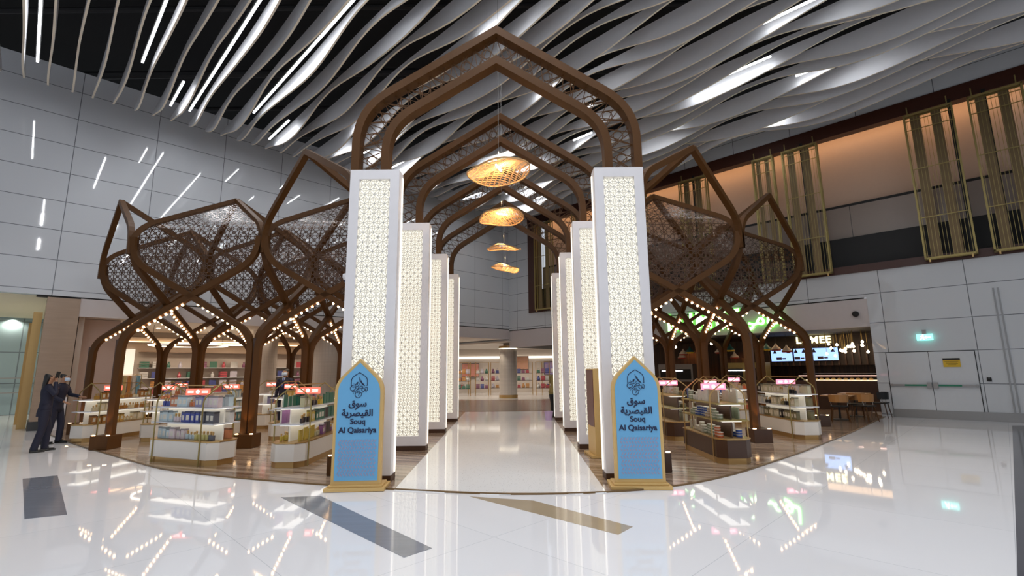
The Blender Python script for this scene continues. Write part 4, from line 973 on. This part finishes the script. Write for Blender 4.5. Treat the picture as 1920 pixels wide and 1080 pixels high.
# low wall unit by the pier, hanging clothes and plant at the left of the shop
tag(Lbox('low_cabinet', 1.2, 1.72, -.35, -.06, 0, .95, M_WHITEP), 'plain white cabinet against the travertine pier behind the woman', 'cabinet')
r = LR('clothes_rail', 3.9, 0, 1.6, label='rail of hanging striped scarves beside the shop entrance pier', cat='clothes rail')
MB().tube([(-.5, 0, 0), (-.5, 0, 1.6), (.5, 0, 1.6), (.5, 0, 0)], .015, 8).build('rail', M_BRASS, r)
for k in range(7):
    MB().box(-.42 + k * .13, -.33 + k * .13, -.16, .16, .55, 1.57).build('scarf', cmat(((.6, .25, .05), (.7, .66, .6), (.2, .45, .6), (.65, .5, .2))[k % 4]), r)
for i, q_ in enumerate((6.0, 9.5, 13)):
    r = LR('display_table', q_, 0, 3.6, label='pale gift shop display table with cushions, %s from the left' % nth(i), cat='table', group='gift shop display tables')
    MB().box(-.7, .7, -.3, .3, .80, .84).build('table_top', M_SHELFG, r); MB().box(-.65, .65, -.27, .27, 0, .80).build('base', M_CAB, r)
    for k in range(4):
        o = goods('picture_book', PAL2[(k + i) % 7], (.30, .2, .28), ('picture_book', (k + i) % 7)); x, y = LW(q_); c_, s_ = cos(pi / 4), sin(pi / 4); lx = -.5 + k * .33
        o.location = (x - 3.6 / R2 + lx * c_, y + 3.6 / R2 + lx * s_, .842); o.rotation_euler = (0, 0, pi / 4)
        tag(o, '%s picture book, %s on the %s gift shop display table' % (cname(PAL2[(k + i) % 7]), nth(k), nth(i)), 'book', 'picture books on the display tables')
# centre shop
struct(MB().box(-16, 14, 37.4, 37.6, 0, 4).build('wall_centre_back', M_SHOPW)); struct(MB().prism([(-.1, 28.6), (12, 40), (-12, 40)], 3.28, 3.36).box(-20, -4, 30, 38, 3.28, 3.34).build('ceiling_centre', M_SHOPC))
struct(MB().box(-7, 7, 37.2, 37.4, 2.55, 2.70).build('light_cove', glow('cove_white', (1, .92, .8), 1.3)))
r = empty('round_pillar', (-.08, 30.0, .008), 0, 'round pale tiled pillar with brass cap and base at the end of the walkway', 'column', kind='structure')
MB().lathe([(.53, .18), (.53, 2.95)], 40).build('shaft', panels('pillar_tile', (.56, .50, .44), .2, .08, .006, .4, line=(.42, .38, .34)), r); MB().lathe([(.57, 0), (.57, .18)], 40).build('base', M_BRASS, r); MB().lathe([(.57, 2.95), (.57, 3.1)], 40).build('cap', M_BRASS, r)
MB().lathe([(.30, 3.1), (.30, 3.28)], 24).build('neck', M_SHOPC, r); MB().lathe([(.555, 2.93), (.555, 2.95)], 40).build('cap_light', glow('cap_light', (1, .9, .7), 6), r)
for a in (-.9, .9): spot('pillar_wash', (-.08 + a, 29.2, 3.2), 40, (1, .9, .75), 70, (radians(14), radians(a * 14), 0))
rackn = 0
for x, y, w_ in ((-3.1, 33.0, .9), (-1.9, 33.6, .9), (-.9, 34.5, .9), (1.0, 34.0, 1.1), (2.2, 33.2, .9), (-3.6, 35.5, 1.2), (2.9, 35.6, 1.2)):
    r = empty('display_rack', (x, y, .008), 0, 'slim brass display rack of goods in the far centre shop, %s listed from the left' % nth(rackn), 'display rack', 'brass racks in the centre shop')
    mb = MB(); a = w_ / 2
    for sx in (-1, 1):
        for sy in (-.2, .2): mb.box(sx * a - .015, sx * a + .015, sy - .015, sy + .015, 0, 2.2)
    mb.box(-a, a, -.2, .2, 2.18, 2.2); mb.build('frame', M_BRASS, r)
    for j, z in enumerate((.45, .95, 1.45)):
        MB().box(-a, a, -.2, .2, z - .02, z).build('shelf', M_WOODD, r)
        for k in range(int(w_ / .3)):
            kd = rs.choice(('folded_shirt', 'handbag', 'vase')); ci = rs.randrange(7); o = goods(kd, PAL2[ci], (.24, .2, .3), (kd, ci, 'c')); o.location = (x - a + .17 + k * .29, y, z + .010)
            tag(o, '%s %s, %s on the %s shelf of the %s far rack' % (cname(PAL2[ci]), kd.replace('_', ' '), nth(k), nth(j), nth(rackn)), kd.split('_')[-1], 'goods on the centre shop racks')
    rackn += 1
for i, (x, z, w_, c_) in enumerate(((2.95, 1.3, .8, (.03, .12, .55)), (-3.0, 1.2, 1.3, (.55, .12, .10)), (.9, 1.7, 1.0, (.50, .22, .10)))):
    r = empty('wall_poster', (x, 37.16, z), 0, '%s framed poster on the far centre shop wall' % ['blue', 'red', 'orange-brown'][i], 'poster'); MB().box(-w_ / 2, w_ / 2, 0, .03, 0, 1.0).build('frame', M_BLACK, r); MB().box(-w_ / 2 + .03, w_ / 2 - .03, -.006, 0, .03, .97).build('print', mat('print_%d' % i, c_, .5, col2=(.6, .35, .25), scale=3), r)
r = empty('waste_bin', (1.36, 16.35, .008), 0, 'small lilac bucket on the floor by the last right pillar', 'bucket')
MB().lathe([(.11, 0), (.14, .26), (.15, .28)], 20).build('body', mat('lilac_plastic', (.55, .42, .68), .4), r); MB().tube([(.13, 0, .26), (.10, -.1, .30), (0, -.15, .31), (-.1, -.1, .30), (-.13, 0, .26)], .005, 6).build('handle', M_STEEL, r)

# ------------------------------------------------------------------ people
def skinned(name, nodes, edges, m, parent, root=0, sub=2):
    me = bpy.data.meshes.new(name); me.from_pydata([n_[0] for n_ in nodes], edges, []); me.update()
    o = bpy.data.objects.new(name, me); COL.objects.link(o); o.parent = parent
    sk = o.modifiers.new('skin', 'SKIN'); sk.use_smooth_shade = True
    for i, n_ in enumerate(nodes):
        r_ = n_[1]; me.skin_vertices[0].data[i].radius = (r_, r_) if not isinstance(r_, tuple) else r_
        me.skin_vertices[0].data[i].use_root = (i == root)
    o.modifiers.new('sub', 'SUBSURF').levels = sub; o.modifiers['sub'].render_levels = sub
    me.materials.append(m); return o
def person(loc, rz, label, H=1.70, female=False, mask=True, armL=None, armR=None, lean=0., top=None, legs=None, hair='short', turn=0, shirt=True, stride=.09, legm=None):
    """faces local -y; armL/armR = (elbow, wrist) positions; left arm is +x"""
    r = empty('person', (*loc, .004), rz, label, 'person'); k = H / 1.72
    top = top or M_SUIT; legm = legm or M_SUIT
    V = lambda x, y, z: (x * k, y * k - lean * max(0, z - .9) * k, z * k)
    sh = .175 if not female else .155
    aL = armL or ((.235, .02, 1.14), (.225, -.05, .90)); aR = armR or ((-.235, .02, 1.14), (-.225, -.05, .90))
    fl, fr = (.10, -stride, .08), (-.10, stride, .08); kl, kr = (.10, -stride * .7 - .02, .50), (-.10, stride * .4 - .02, .50)
    base = [(V(0, 0, .95), (.09 * k, .07 * k)), (V(0, 0, 1.15), (.09 * k, .07 * k)), (V(0, 0, 1.34), (.10 * k, .07 * k)), (V(0, .014, 1.43), .060 * k), (V(0, .010, 1.495), .050 * k), (V(0, -.016, 1.575), (.090 * k, .104 * k)), (V(0, -.002, 1.655), (.102 * k, .118 * k)),
            (V(sh, 0, 1.40), .05 * k), (V(*aL[0]), .038 * k), (V(*aL[1]), .024 * k), (V(-sh, 0, 1.40), .05 * k), (V(*aR[0]), .038 * k), (V(*aR[1]), .024 * k),
            (V(.09, 0, .88), .075 * k), (V(*kl), .048 * k), (V(*fl), .034 * k), (V(-.09, 0, .88), .075 * k), (V(*kr), .048 * k), (V(*fr), .034 * k)]
    edges = [(0, 1), (1, 2), (2, 3), (3, 4), (4, 5), (5, 6), (2, 7), (7, 8), (8, 9), (2, 10), (10, 11), (11, 12), (0, 13), (13, 14), (14, 15), (0, 16), (16, 17), (17, 18)]
    # palms and five fingers a hand grow out of the wrists
    for wi, el, sgn in ((9, 8, 1), (12, 11, -1)):
        w0 = Vector(base[wi][0]); d_ = (w0 - Vector(base[el][0])).normalized(); sd = d_.cross(Vector((0, 1, 0)));
        sd = sd.normalized() if sd.length > .2 else Vector((1, 0, 0)); nn = d_.cross(sd).normalized()
        palm = w0 + d_ * .06; base.append((tuple(palm), (.026, .016))); pi0 = len(base) - 1; edges.append((wi, pi0))
        for f_ in range(4):
            kn = palm + d_ * .035 + sd * ((f_ - 1.5) * .019); tip = kn + d_ * (.05 + .012 * (1.5 - abs(f_ - 1.3))) + nn * .022
            base += [(tuple(kn), .0085), (tuple(tip), .0075)]; edges += [(pi0, len(base) - 2), (len(base) - 2, len(base) - 1)]
        th = w0 + d_ * .04 + sd * .038; base += [(tuple(th), .010), (tuple(th + d_ * .04 + sd * .008 + nn * .02), .008)]; edges += [(pi0, len(base) - 2), (len(base) - 2, len(base) - 1)]
    skinned('body', base, edges, M_SKIN, r, 0, 1)
    # jacket or shirt
    def lerp(a, b, t): return tuple(a[i] * (1 - t) + b[i] * t for i in range(3))
    cw = 1.13
    jl = .80 if not female else .76
    def loft(mb, rings, n_=16):
        vs = []
        for (cx_, cy_, cz_), rx, ry in rings:
            for q_ in range(n_): a_ = 2 * pi * q_ / n_; vs.append((cx_ + rx * k * cos(a_), cy_ + ry * k * sin(a_), cz_))
        m_ = len(rings)
        return mb.add(vs, [(n_ * i + j, n_ * i + (j + 1) % n_, n_ * (i + 1) + (j + 1) % n_, n_ * (i + 1) + j) for i in range(m_ - 1) for j in range(n_)] + [tuple(range(n_))[::-1], tuple(n_ * (m_ - 1) + j for j in range(n_))])
    def limb(mb, pts, rad):
        P = [Vector(p) for p in pts]; Q, T = [], []
        for i in range(len(P) - 1):
            p0, p1, p2, p3 = P[max(i - 1, 0)], P[i], P[i + 1], P[min(i + 2, len(P) - 1)]
            for q_ in range(6):
                t = q_ / 6; Q.append(.5 * ((2 * p1) + (p2 - p0) * t + (2 * p0 - 5 * p1 + 4 * p2 - p3) * t * t + (3 * p1 - p0 - 3 * p2 + p3) * t ** 3)); T.append((rad[i] * (1 - t) + rad[i + 1] * t) * k)
        Q.append(P[-1]); T.append(rad[-1] * k)
        return mb.tube(Q, 0, 12, T)
    g = .93 if female else 1.0
    mb = loft(MB(), [(V(0, .01, jl), .178, .130), (V(0, .01, jl + .08), .176, .128), (V(0, 0, .98), .160 * g, .115), (V(0, -.005, 1.12), .146 * g, .108), (V(0, -.005, 1.25), .168 * g, .122), (V(0, .0, 1.34), .184 * g, .118), (V(0, .005, 1.405), .168 * g, .092), (V(0, .01, 1.445), .098, .070), (V(0, .01, 1.475), .060, .058)])
    for el, wr, sg in ((aL[0], aL[1], 1), (aR[0], aR[1], -1)):
        limb(mb, [V(sg * (sh - .06), .0, 1.405), V(sg * (sh + .015), .0, 1.375), V(*lerp((sg * (sh + .02), 0, 1.37), el, .5)), V(*el), V(*lerp(el, wr, .55)), V(*lerp(el, wr, .95))], [.050, .058, .056, .049, .043, .036])
    mb.build('jacket' if top is M_SUIT else 'shirt', top, r, smooth=True)
    mb = loft(MB(), [(V(0, .01, .76), .12, .10), (V(0, .01, .82), .168, .120), (V(0, .005, .92), .164, .118), (V(0, 0, 1.04), .146, .105)])
    for kn, ft, sg in ((kl, fl, 1), (kr, fr, -1)):
        limb(mb, [V(sg * .085, .01, .90), V(*lerp((sg * .09, .01, .88), kn, .45)), V(*kn), V(*lerp(kn, ft, .5)), V(ft[0], ft[1] + .01, .05)], [.10, .092, .070, .068, .066])
    mb.build('trousers', legm, r, smooth=True)
    for f_ in (fl, fr):
        x, y = f_[0] * k, f_[1] * k
        mb = MB(); ol = [(x - .038, y + .07), (x + .038, y + .07), (x + .045, y - .06), (x + .03, y - .16), (x, y - .185), (x - .03, y - .16), (x - .045, y - .06)]
        mb.prism(ol, 0, .03); mb.prism([(a, b) for a, b in ol[:3]] + [(x - .045, y - .06)], .03, .085); mb.prism([(x + .042, y - .05), (x + .028, y - .15), (x - .028, y - .15), (x - .042, y - .05)], .03, .055)
        mb.build('shoe', M_SHOE, r, bevel=.008)
    # head details
    hd = empty('head_details', (0, 0, 0)); bpy.data.objects.remove(hd)
    c = Vector(V(0, -.010, 1.612))
    def hp(x, y, z):
        q_ = Matrix.Rotation(turn, 3, 'Z') @ Vector((x * k, y * k, z * k)); return c + q_
    mb = MB(); mb.tube([hp(0, -.086, .02), hp(0, -.106, -.012), hp(0, -.094, -.022)], .010, 6, [.006, .011, .008]); mb.build('nose', M_SKIN, r, smooth=True)
    for sx in (-1, 1):
        mb = MB(); p = hp(sx * .030, -.080, .022); mb.lathe([(0, -.006), (.009, -.003), (.009, .003), (0, .006)], 8, p, cap=False); mb.build('eye', M_BLACK, r)
        mb = MB(); mb.tube([hp(sx * .074, .0, -.02), hp(sx * .084, .004, .0), hp(sx * .078, .006, .022)], .009, 6); mb.build('ear', M_SKIN, r, smooth=True)
    if mask:
        vs = []; rows = 6
        for j in range(5):
            for i in range(9):
                a = -1.15 + 2.3 * i / 8; zz = -.095 + .085 * j / 4; bul = .012 * sin(pi * j / 4) * cos(a)
                R_ = .088 + bul; vs.append(hp(sin(a) * R_, -cos(a) * (R_ + .008), zz))
        mb = MB(); mb.add(vs, [(9 * j + i, 9 * j + i + 1, 9 * j + i + 10, 9 * j + i + 9) for j in range(4) for i in range(8)])
        o = mb.build('face_mask', mask if not isinstance(mask, bool) else M_MASK, r, smooth=True); so = o.modifiers.new('thick', 'SOLIDIFY'); so.thickness = .004
    else:
        MB().box(-.022 * k, .022 * k, -.001, .006, -.004, .003).build('mouth', mat('lips', (.3, .1, .08), .5), r, loc=hp(0, -.084, -.042))
    nodes = [(tuple(hp(0, .004, .072)), (.100 * k, .108 * k)), (tuple(hp(0, .042, .010)), (.102 * k, .080 * k))]
    ed = [(0, 1)]
    if hair == 'long':
        nodes += [(tuple(hp(0, .065, -.09)), (.085 * k, .05 * k)), (tuple(hp(0, .085, -.22)), (.085 * k, .045 * k)), (tuple(hp(0, .085, -.36)), (.05 * k, .03 * k))]; ed += [(1, 2), (2, 3), (3, 4)]
    else:
        nodes += [(tuple(hp(0, .05, -.045)), (.058 * k, .035 * k))]; ed += [(1, 2)]
    skinned('hair', nodes, ed, M_HAIR, r, 0)
    if shirt:
        f = MB(); a = Vector(V(0, -.10, 1.42)); 
        f.add([V(-.045, -.066, 1.47), V(.045, -.066, 1.47), V(.012, -.132, 1.24), V(-.012, -.132, 1.24)], [(3, 2, 1, 0)]).build('shirt_front', cmat((.6, .7, .82)), r)
        f = MB(); f.add([V(-.012, -.078, 1.455), V(.012, -.078, 1.455), V(.020, -.140, 1.24), V(0, -.142, 1.22), V(-.020, -.140, 1.24)], [(4, 3, 2, 1, 0)]).build('tie', cmat((.05, .1, .4)), r)
    return r
M_BMASK = mat('black_mask', (.01, .01, .01), .8)
w1 = person((-9.95, 10.80), radians(140), 'person with long black hair in a navy suit holding a phone to one ear', 1.66, True, False, armL=None, armR=((-.26, -.10, 1.25), (-.12, -.10, 1.52)), hair='long', shirt=False, stride=.10)
ph = Matrix.Rotation(radians(140), 3, 'Z') @ Vector((-.115, -.10, 1.55))
tag(MB().box(-.035, .035, -.005, .005, 0, .14).build('mobile_phone', M_BLACK, loc=(-9.95 + ph.x, 10.80 + ph.y, ph.z), bevel=.003), 'dark mobile phone held to the ear of the long-haired person', 'phone').rotation_euler = (0, .15, radians(60))
person((-10.83, 12.02), radians(105), 'person in a dark navy suit with a pale mask reaching over the left kiosk', 1.66, False, True, armL=((.24, -.10, 1.18), (.16, -.36, 1.12)), armR=((-.24, -.02, 1.14), (-.20, -.22, 1.02)), hair='short', shirt=False, lean=.12)
person((-6.14, 13.75), radians(-8), 'person with short black hair in a navy suit, blue tie and pale blue mask', 1.74, False, True, hair='short')
person((-6.20, 15.1), radians(8), 'person with long dark hair and a black mask behind the masked suited person', 1.62, True, M_BMASK, hair='long', shirt=False)
person((1.60, 17.05), radians(150), 'person in an olive shirt leaning forward behind the last right pillar', 1.72, False, False, lean=.42, armL=((.25, -.16, 1.20), (.22, -.36, 1.05)), armR=((-.25, -.16, 1.20), (-.22, -.36, 1.05)), top=mat('olive_shirt', (.22, .17, .05), .7), shirt=False, legm=M_BLACK)
